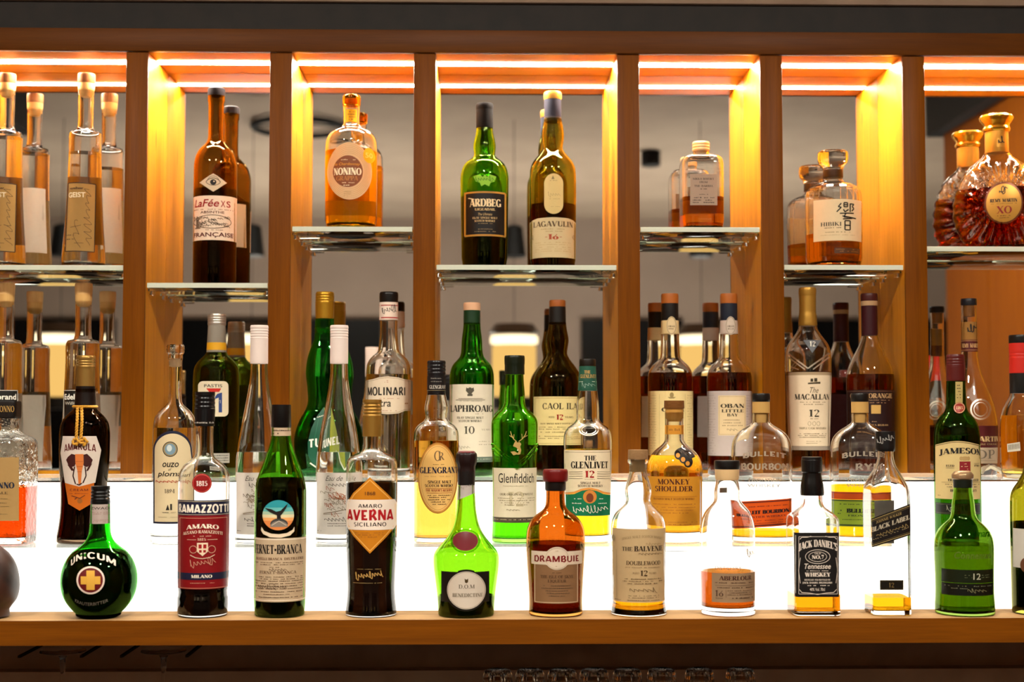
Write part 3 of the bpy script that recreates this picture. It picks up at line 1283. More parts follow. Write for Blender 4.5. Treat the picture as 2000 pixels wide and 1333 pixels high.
b = bot('amaro_bottle', 'clear bottle with a dark red label and navy band, black cap', 'bottle', FR, 397.5, DF, ZB)
b.glass('830,17.3 880,17.5 892,19.5 899,27 907,38 917,46 929,50 945,50.6 1120,50 1150,49|1153,48.3 1162,48.3|1167,50 1185,50 1197,49|1205,46', CLEAR, (996, DARK), base=.0045)
b.solid('cap', '766,19.6 802,20.4|806,20.2 833,19', flat('0e0d0e', .28), 48, rib=(772, 799, 8, 1.0))
L = b.label(rect(378, 823, 419, 830), flat('15120f', .4), T=[(b.z(800), 20.4 * b.k, 2), (b.z(840), 19.6 * b.k, 2)])
L.micro('9a938a', 380, 417, [824.5], 3.5)
L = b.label(ell(394.5, 944.5, 19, 19), flat('7c1111', .4), off=.0006)
L.oring('c04a40', 394.5, 944.5, 17, 17, 1).text('1815', 384, 405, 940, 950, 'e8d8cc', 's', 1.2)
L = b.label(rect(347.6, 978, 447, 1008), flat('1b1c33', .45))
L.text('RAMAZZOTTI', 350, 445, 985, 1003.5, 'e6dccb', 'h', 1.15).line('b4a58c', [(347.6, 980.5), (447, 980.5)], 1).line('b4a58c', [(347.6, 1006), (447, 1006)], 1)
L = b.label(rect(347.8, 1008, 446.8, 1152), flat('780d12', .5))
L.frame('c98d72', 352, 1013, 443, 1150, .8)
L.text('AMARO', 364, 427, 1024, 1033, 'ecdcc6', 's', 1.5, arch=3.5).text('AUSANO RAMAZZOTTI', 358, 434, 1036, 1042.5, 'dcc3aa', 's', 1.3, arch=5)
L.micro('c9a288', 378, 412, [1047], 2).text('1815', 386, 402, 1052, 1057, 'd9b79a', 's').line('d9b79a', [(366, 1055), (383, 1055)], .7).line('d9b79a', [(405, 1055), (424, 1055)], .7)
L.poly('d9c3a6', [(385, 1061), (406, 1061), (406, 1078), (395.5, 1087), (385, 1078)]).poly('8e1418', rect(388, 1064, 394, 1072), rect(397, 1064, 403, 1072), rect(389, 1075, 394, 1080), rect(397, 1075, 402, 1080))
L.oring('c99a7e', 378, 1074, 7, 7, 1).oring('c99a7e', 413, 1074, 7, 7, 1).line('d9c3a6', [(372, 1085), (382, 1090), (395, 1092), (409, 1090), (419, 1085)], 1.2)
L.scrawl('c9977c', 371, 420, 1103, 6, .8, 22, seed=3, slope=-.15)
L = b.label(rect(347.8, 1120, 446.8, 1133.5), flat('1b1c33', .45), off=.0006)
L.text('MILANO', 374, 414, 1123.5, 1130, 'e0d5c2', 's', 1.6).micro('c98d72', 372, 418, [1139], 1.6)
b.done()

b = bot('bitters_bottle', 'green bottle of dark liquid with an eagle and globe emblem', 'bottle', FR, 547.5, DF, ZB)
b.glass('834,18.8 852,19.2 870,23 900,33 925,42.5 940,47.5 955,50 975,50.5 1180,50 1195,48.5|1203,45', glass((.10, .62, .012), 1.5, 4), (934, DARK), wall=.0013, base=.003)
b.solid('cap', '791,18.6 834,19.5|836,18', flat('100e0d', .35), 48, ribs=(30, .02), smooth=60)
L = b.label(rect(528, 836, 569, 852), paper('b09a80', 0))
L.micro('3a2c20', 531, 567, [840, (846, 531, 545)], 3)
L = b.label(rect(496, 1052, 598.5, 1177), paper('b8a284', .03))
L.line('e8dcc8', [(496, 1054.5), (598, 1054.5)], 1.4).line('e8dcc8', [(496, 1174), (598, 1174)], 1.2)
L.text('FERNET-BRANCA', 499, 589, 1064, 1083.5, INK, 's', 1.6)
L.text('FRATELLI BRANCA', 501, 551, 1090, 1095, '6a4a36', 's', 1.2).text('DISTILLERIE', 555, 592, 1090, 1095, '6a4a36', 's', 1.2)
L.micro('5a4634', 500, 591, [1099, 1103, (1108, 527, 545)], 1.8).scrawl('4a3626', 526, 560, 1114, 2.5, .7, 20, seed=5)
L.text('FERNET-BRANCA', 508, 578, 1116, 1122, '6a523e', 's', 1)
L.micro('5a4634', 500, 591, [1127, 1131, 1135, 1140, 1145, 1150, 1156, 1167], 1.9).scrawl('4a3626', 505, 560, 1147, 4, .6, 40, seed=6).micro('6a523e', 515, 565, [1161], 1.6)
L = b.label(ell(543.5, 1007, 30.5, 29.5, 48), paper('2f8a92', .0), off=.0003)
for k_, (v0, colr) in enumerate(((992, '5da6a2'), (1000, '9cb79c'), (1006, 'd0c39a'), (1012, 'd99a5c'), (1018, 'cf7c40'))):
    h = v0 - 1007
    a0 = math.degrees(math.asin(h / 29.5))
    L.poly(colr, ell(543.5, 1007, 30.3, 29.3, 30, a0, 180 - a0))
L.poly('3b3a38', ell(545, 1025, 17, 12, 24, 180, 360)).poly('7b7268', ell(545, 1030, 17, 12, 24, 180, 360))
L.line('c8bba4', [(531, 1027), (545, 1018), (559, 1027)], 1)
L.poly('191310', [(518, 993), (530, 995), (540, 1000), (548, 998), (556, 990), (562, 984), (558, 994), (552, 1003), (548, 1008), (549, 1014), (541, 1014), (541, 1007), (528, 1001)])
L.poly('d8c6aa', [(512, 1030), (517, 1038), (530, 1043), (545, 1044), (560, 1042), (571, 1036), (574, 1030), (574, 1039), (566, 1047), (548, 1051), (528, 1050), (515, 1044), (511, 1037)])
b.done()

b = bot('amaro_bottle', 'clear bottle of black liquid with an orange diamond label', 'bottle', FR, 725.6, DF, ZB)
b.glass('850,16.8 876,17.3 881,20 884,25 889,36 895,45 902,49 912,50 1060,49.3 1120,47 1150,46.2 1172,47.5 1192,50|1198,49.5|1204,46.5', CLEAR, (943, liq((.004, .0016, .001))), base=.0095)
b.solid('cap', '781,18.6 815,19.2|817,18.8 853,18.4', flat('8f6a2c', .32, .55), 48, rib=(787, 813, 6.4, 1.3))
dm = [(722.4, 933), (757, 966), (774.5, 985), (774.8, 1005), (774, 1028), (757, 1048), (722.4, 1082), (690, 1048), (677.5, 1030), (676.6, 1005), (677.5, 985), (690, 964)]
L = b.label(dm, paper('b9741f', .02))
inn = [(722.4 + (u - 722.4) * .93, 1006 + (v - 1006) * .93) for u, v in dm]
L.line('dba650', inn + [inn[0]], 1.6)
L.poly('dccdbd', [(680, 977), (770, 977), (774.5, 985), (774.8, 1005), (774, 1028), (768, 1036), (681, 1036), (677.5, 1030), (676.6, 1005), (677.5, 985)])
L.text('AMARO', 700, 746, 985, 993, '2a1a14', 'h', 0.85).text('AVERNA', 679.5, 767.5, 994.5, 1018, '9c1015', 'h', 1.2).text('SICILIANO', 692, 754, 1021, 1029.5, '2a1a14', 'h', 0.85)
L.text('1868', 713, 733, 961, 968, '5a3510', 'b', 2).micro('7a4a18', 694, 750, [1041, 1045, (1049, 705, 740)], 1.4)
L = blank(b)
L.scrawl('b08a4a', 694, 748, 1127, 6, 1.3, 30, seed=8, slope=-.1).micro('8a744a', 698, 744, [1112], 1.3).micro('8a744a', 690, 746, [1139], 1.6)
printed(b, L)
b.done()

b = bot('liqueur_bottle', 'bright green wide-hipped bottle with a red wax seal', 'bottle', FR, 910.7, 2.098, ZB)
b.glass('905,16.5 945,16.2 975,17.5 1000,19.5 1030,26.5 1050,38 1065,50.5 1076,59.5 1085,63.3 1095,64 1110,63.2 1135,60 1160,56.8 1178,55.2 1195,54.2|1203,50', GREENL, (1163, DGREEN), wall=.0015, base=.003)
b.solid('wax_cap', '883,16 886,19.4 903,19.8 912,17 922,17.2', flat('1a0d0c', .4), 48, ribs=(11, .03), smooth=60)
b.solid('neck_foil', '920,17.2 946,16.9|948,16.6', flat('161211', .4))
b.solid('wax_ring', '881.5,14 883,17.5 886,18', flat('5a1518', .35))
L = b.label([(893.6, 951), (928.5, 937), (928.8, 963), (893, 978)], paper('aaa099', .05), name='ribbon')
L.scrawl('7d7672', 900, 922, 955, 3, .7, 14, seed=4, slope=-.4)
L = blank(b)
L.poly('6f0d14', ell(909, 1057.5, 23, 19, 36))
emboss(b, L, flat('540912', .4), .0025, 'wax_seal')
L = blank(b)
L.oring('a', 909, 1057.5, 26.5, 22, 2.4)
emboss(b, L, GREENL, .0012, 'seal_ring')
sh = [(862, 1118), (894, 1118)] + ell(910.5, 1154, 42, 41, 20, -112, -68) + [(927, 1118), (955.5, 1118), (955.5, 1178)] + ell(910.5, 1154, 42, 41, 24, 36, 144) + [(862, 1178)]
L = b.label(sh, flat('171410', .45))
L.poly('cbbfae', ell(911, 1154, 37.5, 37, 44)).oring('8a7d6c', 911, 1154, 36, 35.5, .8)
L.poly('4a3a20', [(907.5, 1131), (911, 1133), (914.5, 1131), (914, 1138), (911, 1140), (908, 1138)]).text('D.O.M', 896, 927, 1142.5, 1150.5, '6a6154', 's', 1.1).text('BENEDICTINE', 884, 942, 1159.5, 1167, '857a68', 's', 1.5)
b.done()

b = bot('liqueur_bottle', 'amber brown stout bottle with a red cap', 'bottle', FR, 1085, DF, ZB)
b.glass('945,18.6 975,18.5 990,20.5 998,27 1006,38 1017,48 1030,54.5 1046,57.3 1060,57.5 1100,55.5 1140,53 1175,51.5 1192,52|1203,46', AMBERG, (1060, liq((.10, .015, .004))))
b.solid('cap', '917,22.5 920,24.3 938,24.5|941,23', flat('5e0d0b', .4))
b.solid('collar', '941,20.5 956,20.3|959,19.2', flat('120b09', .45))
L = b.label(rect(1043, 1098, 1129.5, 1180), paper('7d5d40', 0))
L.frame('c4ab8c', 1045, 1100, 1127.5, 1178, 1.2)
L.text('THE ISLE OF SKYE', 1056, 1119, 1124.5, 1130.5, '4c3520', 's', 1.1).text('LIQUEUR', 1070, 1106, 1133, 1139.5, '4c3520', 's', 1.2)
L.micro('4c3520', 1079, 1096, [1119], 1.5).micro('54402c', 1062, 1114, [1144, (1149, 1058, 1118), (1154, 1066, 1110), (1159, 1064, 1112), (1164, 1072, 1104)], 2)
L = b.label([(1038.5, 1078), (1066, 1078)] + ell(1088, 1091.5, 24, 22.5, 18, -143, -37) + [(1109, 1078), (1136.3, 1078), (1136.3, 1104), (1109, 1104)] + ell(1088, 1091.5, 24, 22.5, 18, 37, 143) + [(1066, 1104), (1038.5, 1104)], paper('c9b8a2', 0), off=.0006)
L.text('DRAMBUIE', 1044.5, 1129.5, 1085.5, 1099.5, '6e1414', 'h', 1.05).oring('ab967c', 1088, 1091.5, 22, 20.5, .7).micro('9c8468', 1085, 1091, [1076, 1106], 1.6)
b.done()

b = bot('whisky_bottle', 'front row bottle with a big beige label and bulbed neck', 'bottle', FR, 1246.8, DF, ZB)
b.glass('897,19 900,20.5 904,20|907,17 925,17.3 940,22 955,26 965,26 975,24 984,26 992,34 1002,44.5 1015,51 1030,53.5 1045,53.5 1100,52 1165,50.5 1180,52 1195,54.5|1203,51', CLEAR, (1156, GOLD), base=.009)
b.solid('stopper_top', '879,19.3 896,19.8|898,19', wood('x', '7a5a3c', '9a7a54', seed=5))
b.solid('cork', '897.5,14.6 922,14', flat('8a7048', .8))
L = b.label(rect(1196.5, 1034, 1299.6, 1178), paper('b49a72', .10))
L.text('SINGLE MALT SCOTCH WHISKY', 1215, 1293, 1046, 1051, '8a7350', 's', 1.1, arch=6).scrawl('8a7350', 1262, 1290, 1064, 2.5, .6, 16, seed=2)
L.text('THE', 1215.5, 1235, 1069.5, 1077.5, '4a3d2c', 's', 1.3).text('BALVENIE', 1238.5, 1293, 1067, 1078, '3d3022', 's', 1.5)
L.scrawl('6a563c', 1248, 1292, 1083, 3, .7, 22, seed=9).text('DOUBLEWOOD', 1223.5, 1288.5, 1096.5, 1105, '54432e', 's', 1.2)
L.micro('7c6748', 1222, 1288, [1108.5], 1.6).text('12', 1251, 1264.5, 1115, 1126, '4a3a26', 's', 1.3).text('AGED', 1235, 1248, 1118.5, 1122, '7c6748', 's').text('YEARS', 1267, 1281, 1118.5, 1122, '7c6748', 's')
L.micro('6b573c', 1221, 1290, [1131, (1135.5, 1217, 1292), (1140, 1224, 1284)], 1.9).scrawl('5c482e', 1230, 1282, 1154, 5, .7, 18, seed=12).micro('6b573c', 1228, 1286, [1164, 1168, (1173, 1202, 1214), (1173, 1226, 1290)], 1.6)
L.poly('8a7858', ell(1199.5, 1053, 3, 6)).line('9a8460', [(1205, 1076), (1205.5, 1176)], .8)
b.done()

b = bot('whisky_bottle', 'clear bottle with a black-topped cork and a low grey-brown label', 'bottle', FR, 1421, DF, ZB)
b.glass('936,21.5 945,23 960,25.7 972,25.5 980,27 988,33.5 998,42.5 1012,49.5 1030,53.5 1050,54.3 1100,54 1170,52.8 1190,53|1203,49', CLEAR, (1115, liq((.38, .065, .003))), base=.012)
b.solid('cap', '900,24.6 902,25.2 915,25|917,24', flat('100d0c', .4))
b.solid('cork', '917,24 934,23.4|938,22', flat('c9a878', .7))
L = b.label(rect(1390.5, 1121, 1474, 1178), paper('8c745a', .04))
L.text('ABERLOUR', 1404.5, 1467, 1126, 1135, '46281c', 's', 1.6).micro('4a3424', 1397, 1471, [1138.5, 1148], 2.2).line('5d4838', [(1397, 1145), (1470, 1145)], .6)
L.text('16', 1397.5, 1413, 1154.5, 1166.5, '4a3424', 's', 1.1).micro('4a3424', 1398, 1413, [1169], 1.6).line('5d4838', [(1418, 1153), (1418, 1168)], .6)
L.micro('5a4634', 1421, 1470, [1154, 1158, 1162], 1.7).micro('3a281a', 1430, 1470, [1168], 2.6)
L = blank(b)
L.text('DISTILLERY', 1397, 1448, 1107, 1114, 'a', 'b', 1.4)
L.scrawl('a', 1458, 1473, 1082, 6, 1.2, 10, seed=3)
emboss(b, L, EMB, .0006)
L = b.label(rect(1404, 953, 1420, 963), paper('8d8274', .1), side=-1, name='back_label')
b.done()

b = bot('whiskey_bottle', 'square bottle with a black and white label and black cap', 'bottle', FR, 1587, 2.099, ZB, rot=0)
b.glass('926,16.5,2 966,19.5,2 984,20.5,2 990,23,2.3 996,30,3.2 1004,39,5.5 1011,43.7,8 1022,44.6,9 1100,44.4,9 1185,44.4,9 1195,44.4,9|1203,43,9', CLEAR, (1158, GOLD), base=.007, seg=72)
b.solid('cap', '893,19 896,20 922,20|924,18.5', flat('0f0e0e', .28), rib=(897, 899, 2, .6))
b.solid('neck_sleeve', '923,17.6 932,18.6 948,21.8 962,23|968,22.4', flat('0c0b0b', .25), smooth=60)
JL = rect(1551, 1041, 1638.5, 1167)
L = b.label(JL, flat('121010', .5))
cw = 'c9bcae'
L.text('JACK DANIEL\'S', 1559, 1636, 1054, 1070, cw, 's', 1.9, arch=8.5)
L.frame(cw, 1560, 1049, 1635.5, 1161, .8)
L.line(cw, [(1562, 1054), (1566, 1050), (1577, 1050), (1584, 1048)], 1.2).line(cw, [(1634, 1054), (1630, 1050), (1619, 1050), (1612, 1048)], 1.2)
L.line(cw, [(1561, 1152), (1566, 1158), (1580, 1159), (1597, 1162), (1614, 1159), (1628, 1158), (1634, 1152)], 1.2)
L.line(cw, [(1563, 1090), (1559.5, 1115), (1563, 1140)], 1).line(cw, [(1632.5, 1090), (1636, 1115), (1632.5, 1140)], 1)
L.oring(cw, 1597, 1088, 24, 13.5, 1.1).oring(cw, 1597, 1088, 17.5, 9.5, .9).text('OLD', 1591, 1603, 1080, 1083.5, cw, 's', 1.3).text('NO.7', 1585.5, 1609, 1084.5, 1093, cw, 's', 2.0)
L.text('Tennessee', 1571, 1622.5, 1101.5, 1112, cw, 'b', 2, slant=.25).micro(cw, 1575, 1618, [1115], 1.5).text('WHISKEY', 1572, 1622, 1118.5, 1127.5, cw, 's', 1.9)
L.text('DISTILLED AND BOTTLED BY', 1571, 1622, 1131.5, 1135, cw, 's', 1.4).text('JACK DANIEL DISTILLERY', 1567, 1626, 1137, 1141, cw, 's', 1.8).micro(cw, 1574, 1620, [1143.5], 2).text('40% Vol. 70cl', 1581.5, 1611, 1149, 1155, cw, 'b', 1.8)
L.line(cw, [(1554, 1046), (1554, 1160)], .8)
b.done()

b = bot('whisky_bottle', 'tall square bottle with a slanted black label', 'bottle', FR, 1731.5, DF, ZB, rot=0)
b.glass('880,15.6,2 897,16,2 912,20,2.5 930,28.5,4 945,34.5,7 958,37.2,10 1100,37.4,11 1190,37.4,11|1203,36,10', CLEAR, (1164, liq((.86, .40, .006))), base=.007, seg=72)
b.solid('cap', '843,18.3 846,18.9 879,18.9|882,18', flat('100f0f', .3), rib=(848, 852, 4, .5))
L = b.label(rect(1712, 848, 1747, 876), flat('141212', .35), T=[(b.z(840), 18.9 * b.k, 2), (b.z(884), 18.9 * b.k, 2)], ratio=1)
L.scrawl('8d8a84', 1713, 1745, 863, 6, 1.2, 18, seed=5, slope=-.3)
L = b.label([(1697.5, 1015), (1777.5, 985), (1777.5, 1046), (1697.5, 1072)], flat('14100e', .45))
L.line('9a8450', [(1697.5, 1018.5), (1777.5, 988.5)], 1.1).line('9a8450', [(1697.5, 1068.5), (1777.5, 1042.5)], 1.1).line('6a5a38', [(1697.5, 1021.5), (1777.5, 991.5)], .6).line('6a5a38', [(1697.5, 1065.5), (1777.5, 1039.5)], .6)
L.text('JOHNNIE WALKER', 1711, 1761, 1018, 1024, '8a7448', 's', 1.2, slope=-.36).text('BLACK LABEL', 1700.5, 1776, 1031.5, 1041.5, 'a59a84', 's', 1.7, slope=-.345)
L.scrawl('8a7448', 1712, 1774, 1047, 3, .9, 30, seed=7, slope=-.34).micro('8a7c5c', 1701, 1774, [1055], 1.4, slope=-.34)
L = b.label(rect(1718.5, 1134, 1764.5, 1153), flat('15120c', .4))
L.text('12', 1736, 1746, 1139, 1148, '7a6438', 's', .8).frame('4d4226', 1720, 1135.5, 1763, 1151.5, .6)
L = b.label([(1700, 978), (1746, 978), (1746, 1062), (1700, 1062)], paper('8b867e', .1), side=-1, name='back_label')
b.done()

b = bot('whiskey_bottle', 'stout olive green bottle with a bronze cap, right end of the front row', 'bottle', FR, 1882, 2.1, ZB)
b.glass('930,18.6 950,18.6 965,19.5 985,22.5 1002,24 1014,28 1024,39 1036,50 1050,56.5 1065,58.5 1130,57.5 1160,57.5 1180,58.8 1191,59|1203,54', glass((.065, .16, .006), 1.5, 4), (1063, liq((.5, .52, .05))))
b.solid('cap', '920,13 922,17 926,20.5|928,21.6 935,21.4|937,19.6', flat('8a6f50', .35, .5), 60, ribs=(40, .012))
b.solid('neck_foil', '937,19.2 951,19|953,18.7', flat('10160e', .4))
L = blank(b)
L.text('Connemara', 1856, 1932, 1036, 1050, 'a', 'b', 1.4, slant=.2)
emboss(b, L, GREEN, .0006)
L = blank(b)
L.text('Connemara', 1864, 1936, 1079, 1093, '4a5a1c', 'b', 1.8, slant=.2)
printed(b, L)
L = b.label(rect(1839, 1114, 1939.4, 1140), flat('141a0b', .4))
L.text('12', 1901, 1915, 1121, 1133, 'a8a890', 'b', 1.5).micro('6a7050', 1884, 1899, [1124, 1128.5], 1.4).micro('6a7050', 1917, 1932, [1124, 1128.5], 1.4)
L = b.label(rect(1839, 1141, 1939.4, 1165), flat('0e100a', .4))
L.micro('5a5c48', 1841, 1936, [1145], 2.4, .5).scrawl('6e6a4a', 1890, 1926, 1155, 4, .9, 16, seed=2).micro('5a5c48', 1858, 1890, [1150], 2)
b.done()

b = bot('wine_bottle', 'dark olive bottle with a white label cut off by the right edge', 'bottle', FR, 2023, DF, ZB)
b.glass('776,15 800,16 880,17 905,20.5 925,25 940,33 955,43.5 968,49 985,50.4 1180,50|1203,46', glass((.22, .20, .006), 1.5, 4), (1020, DARK))
b.solid('capsule', '760,16.5 820,17|824,16.6', flat('15130f', .4))
L = b.label(rect(1979, 1035, 2066, 1112), paper('b9b2a6', .03))
L.poly('5a3520', ell(2005, 1106, 12, 15))
b.done()

# ---------------------------------------------------------------- middle row
b = bot('amaretto_bottle', 'square hammered-glass bottle of red liquid cut by the left edge', 'bottle', MD, 11, 2.225, Z1, rot=0)
b.glass('816,24,2 842,25,2.2 849,33,3.2 855,45,4.5 863,51.5,5 880,53,5.5 1045,53,5.5|1060,50,5', CLEARW, (951, liq((.52, .04, .0012))), base=.011, seg=72)
o, T = b.solid('cap', '784,23.3 787,24 815,24|818,23', flat('14100e', .4), n=6, seg=64, store=True)
L = b.label(rect(-34, 786, 31, 816), flat('17120f', .4), T=T, ratio=1)
L.text('DISARONNO', -30, 28, 793, 805.5, 'b08a48', 's', 1)
L = b.label(rect(-62, 894, 37, 1018), paper('a08050', .05))
L.text('DISARONNO', -58, 28.5, 942, 955, '1d2433', 's', 1.9).text('ORIGINALE', -46, 15, 961, 966, '4a3c26', 's', 1.1).micro('6a5836', -46, 15, [974, 982, 1004], 1.8).line('6a5836', [(-50, 990), (18, 990)], .6)
b.done()

b = bot('cream_liqueur_bottle', 'dark brown bottle with a gold rope and elephant label', 'bottle', MD, 164.5, DMD, Z1)
b.glass('760,19.6 790,21 800,24 812,36.5 824,45.5 840,49.3 865,50 905,49 940,46.3 965,45 1000,45.3 1030,48.5 1047,51.5|1061,47', AMAR, (812, liq((.02, .007, .003))))
b.solid('cap', '695,17.4 697,18.8 718,19.2|720,18.2 757,18.8', flat('8a6a34', .35, .6), 60, rib=(702, 718, 5, .9))
b.solid('neck_capsule', '755,19.4 775,20.2 796,21.8', flat('120a08', .35))
bm = bmesh.new()
zr = b.z(795)
for ph in (0, math.pi):
    tube(bm, [((23.2 * b.k + .0009 * math.cos(20 * a * math.pi / 40 + ph)) * math.cos(a * math.pi / 40), (23.2 * b.k + .0009 * math.cos(20 * a * math.pi / 40 + ph)) * math.sin(a * math.pi / 40), zr + .0012 * math.sin(20 * a * math.pi / 40 + ph)) for a in range(80)], .0013, 6, True)
ro = link('rope', bm, flat('c08a2c', .5), b.root, 60)
fm = b.mapper(.0022, 1, b.surf, 1.0)
bm = bmesh.new()
for (u0, u1, u2) in ((153, 151, 150), (160, 161, 158)):
    for ph in (0, math.pi):
        pts = []
        for i in range(40):
            t = i / 39
            v = 797 + 60 * t
            u = (1 - t) ** 2 * u0 + 2 * t * (1 - t) * u1 + t * t * u2
            q = fm(u + 1.7 * math.cos(t * 34 + ph), v)
            q.y -= .001 + .0012 * math.sin(t * 34 + ph) if True else 0
            pts.append(q)
        tube(bm, pts, .0014, 6)
pts = []
for i in range(60):
    t = i / 59 * 2 * math.pi
    q = fm(157 + 11.5 * math.sin(t) + 2 * math.sin(5 * t), 863 + 6 * math.sin(2 * t) + 2 * math.cos(7 * t))
    q.y -= .0022 + .001 * math.cos(3 * t)
    pts.append(q)
tube(bm, pts, .0019, 7, True)
link('rope_tassel', bm, flat('c08a2c', .5), b.root, 60)
L = b.label([(123, 852.5), (188, 852.5), (197.5, 880), (186, 944), (154.5, 951), (127, 944), (118.5, 886)], paper('c6b7aa', .0))
L.text('AMARULA', 126, 187.5, 864, 880, '54140f', 'h', 0.95, arch=4.5)
L.poly('3a1512', [(133, 893), (140, 887), (148, 889), (150, 902), (146, 911), (140, 913), (133, 907), (129.5, 899)], [(176, 893), (170, 887), (162, 889), (160, 902), (164, 911), (170, 913), (178, 907), (181, 899)], [(132, 908), (139, 908), (145, 920), (140, 920)], [(180, 906), (174, 909), (168, 921), (172, 920)])
L.poly('c06a30', [(147, 887.5), (163, 887.5), (163.5, 905), (160, 920), (158, 946), (153.5, 946), (151.5, 920), (147.5, 905)])
L.line('8a4a20', [(148, 902), (162, 902)], .8).line('8a4a20', [(150, 912), (161, 912)], .8).line('8a4a20', [(151, 922), (160, 922)], .8)
L.line('2c1210', [(146, 912), (143, 930), (148, 946)], 2.2).line('2c1210', [(166, 912), (168, 930), (162, 944)], 2.2).line('2c1210', [(150, 946), (155, 948), (160, 944)], 2)
L = b.label([(127, 944), (154.5, 951), (184, 944), (182, 965), (178.5, 985), (155.5, 998), (133.5, 985)], paper('b05a1c', .0), off=.0003)
L.text('CREAM', 137, 172, 955, 960, '6a2a10', 'h', .8).micro('6a2a10', 136, 174, [964], 1.4).poly('8a5018', ell(156, 979, 5, 5)).line('5a2a10', [(140, 969), (150, 972), (156, 974), (166, 968)], 1.5).line('5a2a10', [(146, 976), (151, 972)], 2)
b.done()

b = bot('ouzo_bottle', 'clear bottle with arched cream label and glass stopper', 'bottle', MD, 340, DMD, Z1)
b.glass('700,13.6 708,12.8 780,13 790,16 798,25 806,33 816,39 830,41.8 850,42.6 1000,43.6 1040,44.5|1061,42', CLEAR, (836, WATER), base=.011)
b.solid('stopper', '674,16.5 677,18 688,18 691,16.5 693,14.8|701,14.6', glass((.93, .88, .8), 1.5, 2), 40, rib=(677, 690, 6, .6))
b.solid('stopper_plug', '701.5,10.4 717,9.6', flat('b89a74', .7))
arch = [(299.5, 1024), (299.5, 900)] + [(337 - 37.5 * math.cos(t * math.pi / 24), 880 - 38 * math.sin(t * math.pi / 24)) for t in range(25)] + [(376, 900), (376, 1024)]
L = b.label(arch, flat('1d1f33', .5))
arch2 = [(302.5, 1020), (302.5, 900)] + [(337 - 34.5 * math.cos(t * math.pi / 24), 881 - 33.5 * math.sin(t * math.pi / 24)) for t in range(25)] + [(374, 900), (374, 1020)]
L.poly('c9b590', arch2)
L.poly('2c2824', ell(332.5, 878, 14.5, 15)).poly('8c7a56', ell(332.5, 878, 13, 13.4)).poly('6f8794', ell(332.5, 878, 10.5, 11)).poly('b9c2c0', ell(331, 876, 5, 6.5))
L.text('ouzo', 318, 349, 904, 913, '252019', 'b', 1.8, slant=.2).text('of', 329, 335, 914.5, 920, '252019', 'b', 1, slant=.3).text('plomari', 309, 366, 921, 934, '252019', 'b', 1.6, slant=.2)
L.scrawl('a03a28', 305, 366, 941.5, 4, 1, 26, seed=11).text('1894', 322, 341, 956, 964, '2f2a22', 's', .8)
L.poly('252019', [(324, 997), (328, 986), (331, 997)], rect(332.5, 985, 336, 997)).micro('5a5040', 318, 343, [1001], 1.4).micro('8a7c62', 310, 362, [1010], 1.2)
b.done()

for k_, (uc, lab, ink1, ink2, sd) in enumerate(((504, 'slim clear bottle with white cap and grey-brown sketch label', '6a5a48', '8a7458', 21), (661, 'slim clear bottle with white cap and reddish rider sketch label', 'a0522f', '7a6a52', 22))):
    b = bot('spirit_bottle', lab, 'bottle', MD, uc, DMD, Z1)
    b.glass('706,16.8 730,17.3 755,20 800,27.5 850,37 880,41.3 905,43.4 930,44 1040,44|1058,41', CLEAR, (883, WATER), base=.007)
    b.solid('cap', '636,17 638,17.8 662,17.9|664,17.6 708,17.8|711,17.4', flat('cdbdb4', .45), 60, rib=(641, 663, 5.2, .7))
    o = uc - 661
    L = b.label(rect(619 + o, 924, 704 + o, 1045), paper('d9cfc4', .12))
    L.text('Eau de Vie', 636 + o, 688 + o, 930, 940, '4a4036', 'b', .6, slant=.45).scrawl('4a4036', 642 + o, 684 + o, 948, 4, .9, 18, seed=sd)
    r = random.Random(sd)
    for q in range(26):
        cu, cv = 655 + o + r.gauss(0, 11), 978 + r.gauss(0, 11)
        L.scrawl(ink1 if q % 2 else ink2, cu - 8, cu + 8, cv, 3.5, .8, 8, seed=q * 3 + sd)
    L.line(ink2, [(632 + o, 1004), (650 + o, 1001), (675 + o, 996), (692 + o, 992)], 1.4).line(ink2, [(632 + o, 1006), (668 + o, 1003)], .8)
    L.scrawl('4a4036', 634 + o, 690 + o, 1016, 4, .9, 24, seed=sd + 4).micro('6a6056', 640 + o, 690 + o, [1022.5, 1027], 1.8).micro('8a8076', 621 + o, 628 + o, [1037], 2)
    b.done()

b = bot('whisky_bottle', 'golden whisky bottle with oval orange label and black cap', 'bottle', MD, 852, DMD, Z1)
b.glass('768,17.6 780,20 795,23 805,22.5 817,21 823,25 830,35 840,42 852,44 880,44 1045,43.5|1062,40', CLEAR, (861, glass((.90, .50, .07), 1.35, 2)), base=.008)
b.solid('cap', '705,16.8 707,18 730,18.2|732,17.6 770,17.8|772,17.4', flat('131113', .3), 48, rib=(709, 729, 7, .9))
L = b.label(rect(834.5, 735, 870, 764), flat('171416', .35), T=[(b.z(700), 18 * b.k, 2), (b.z(775), 18 * b.k, 2)])
L.text('GLENGRANT', 839, 869.5, 752.5, 760, 'b8b0a4', 's', 1.2).micro('6a655e', 842, 862, [738, 744], 3).line('8a7a5a', [(834, 763), (870, 763)], .8)
L = b.label(ell(855, 934.5, 38.5, 69.5, 56), paper('c48a40', .10))
L.poly('d8aa62', ell(855, 934.5, 35, 65, 56)).oring('8a5a24', 855, 934.5, 37.5, 68.5, 1).oring('a8742e', 855, 934.5, 32.5, 62, .6)
L.text('G', 848, 862, 881, 901, '6a5238', 's', .9).text('R', 856, 868, 884, 899, '6a5238', 's', .9).micro('8a6a3c', 846, 869, [907], 1.6)
L.text('GLENGRANT', 820.5, 892, 912.5, 925.5, '1f1f33', 's', 1.5).micro('b8925a', 830, 884, [930], 2)
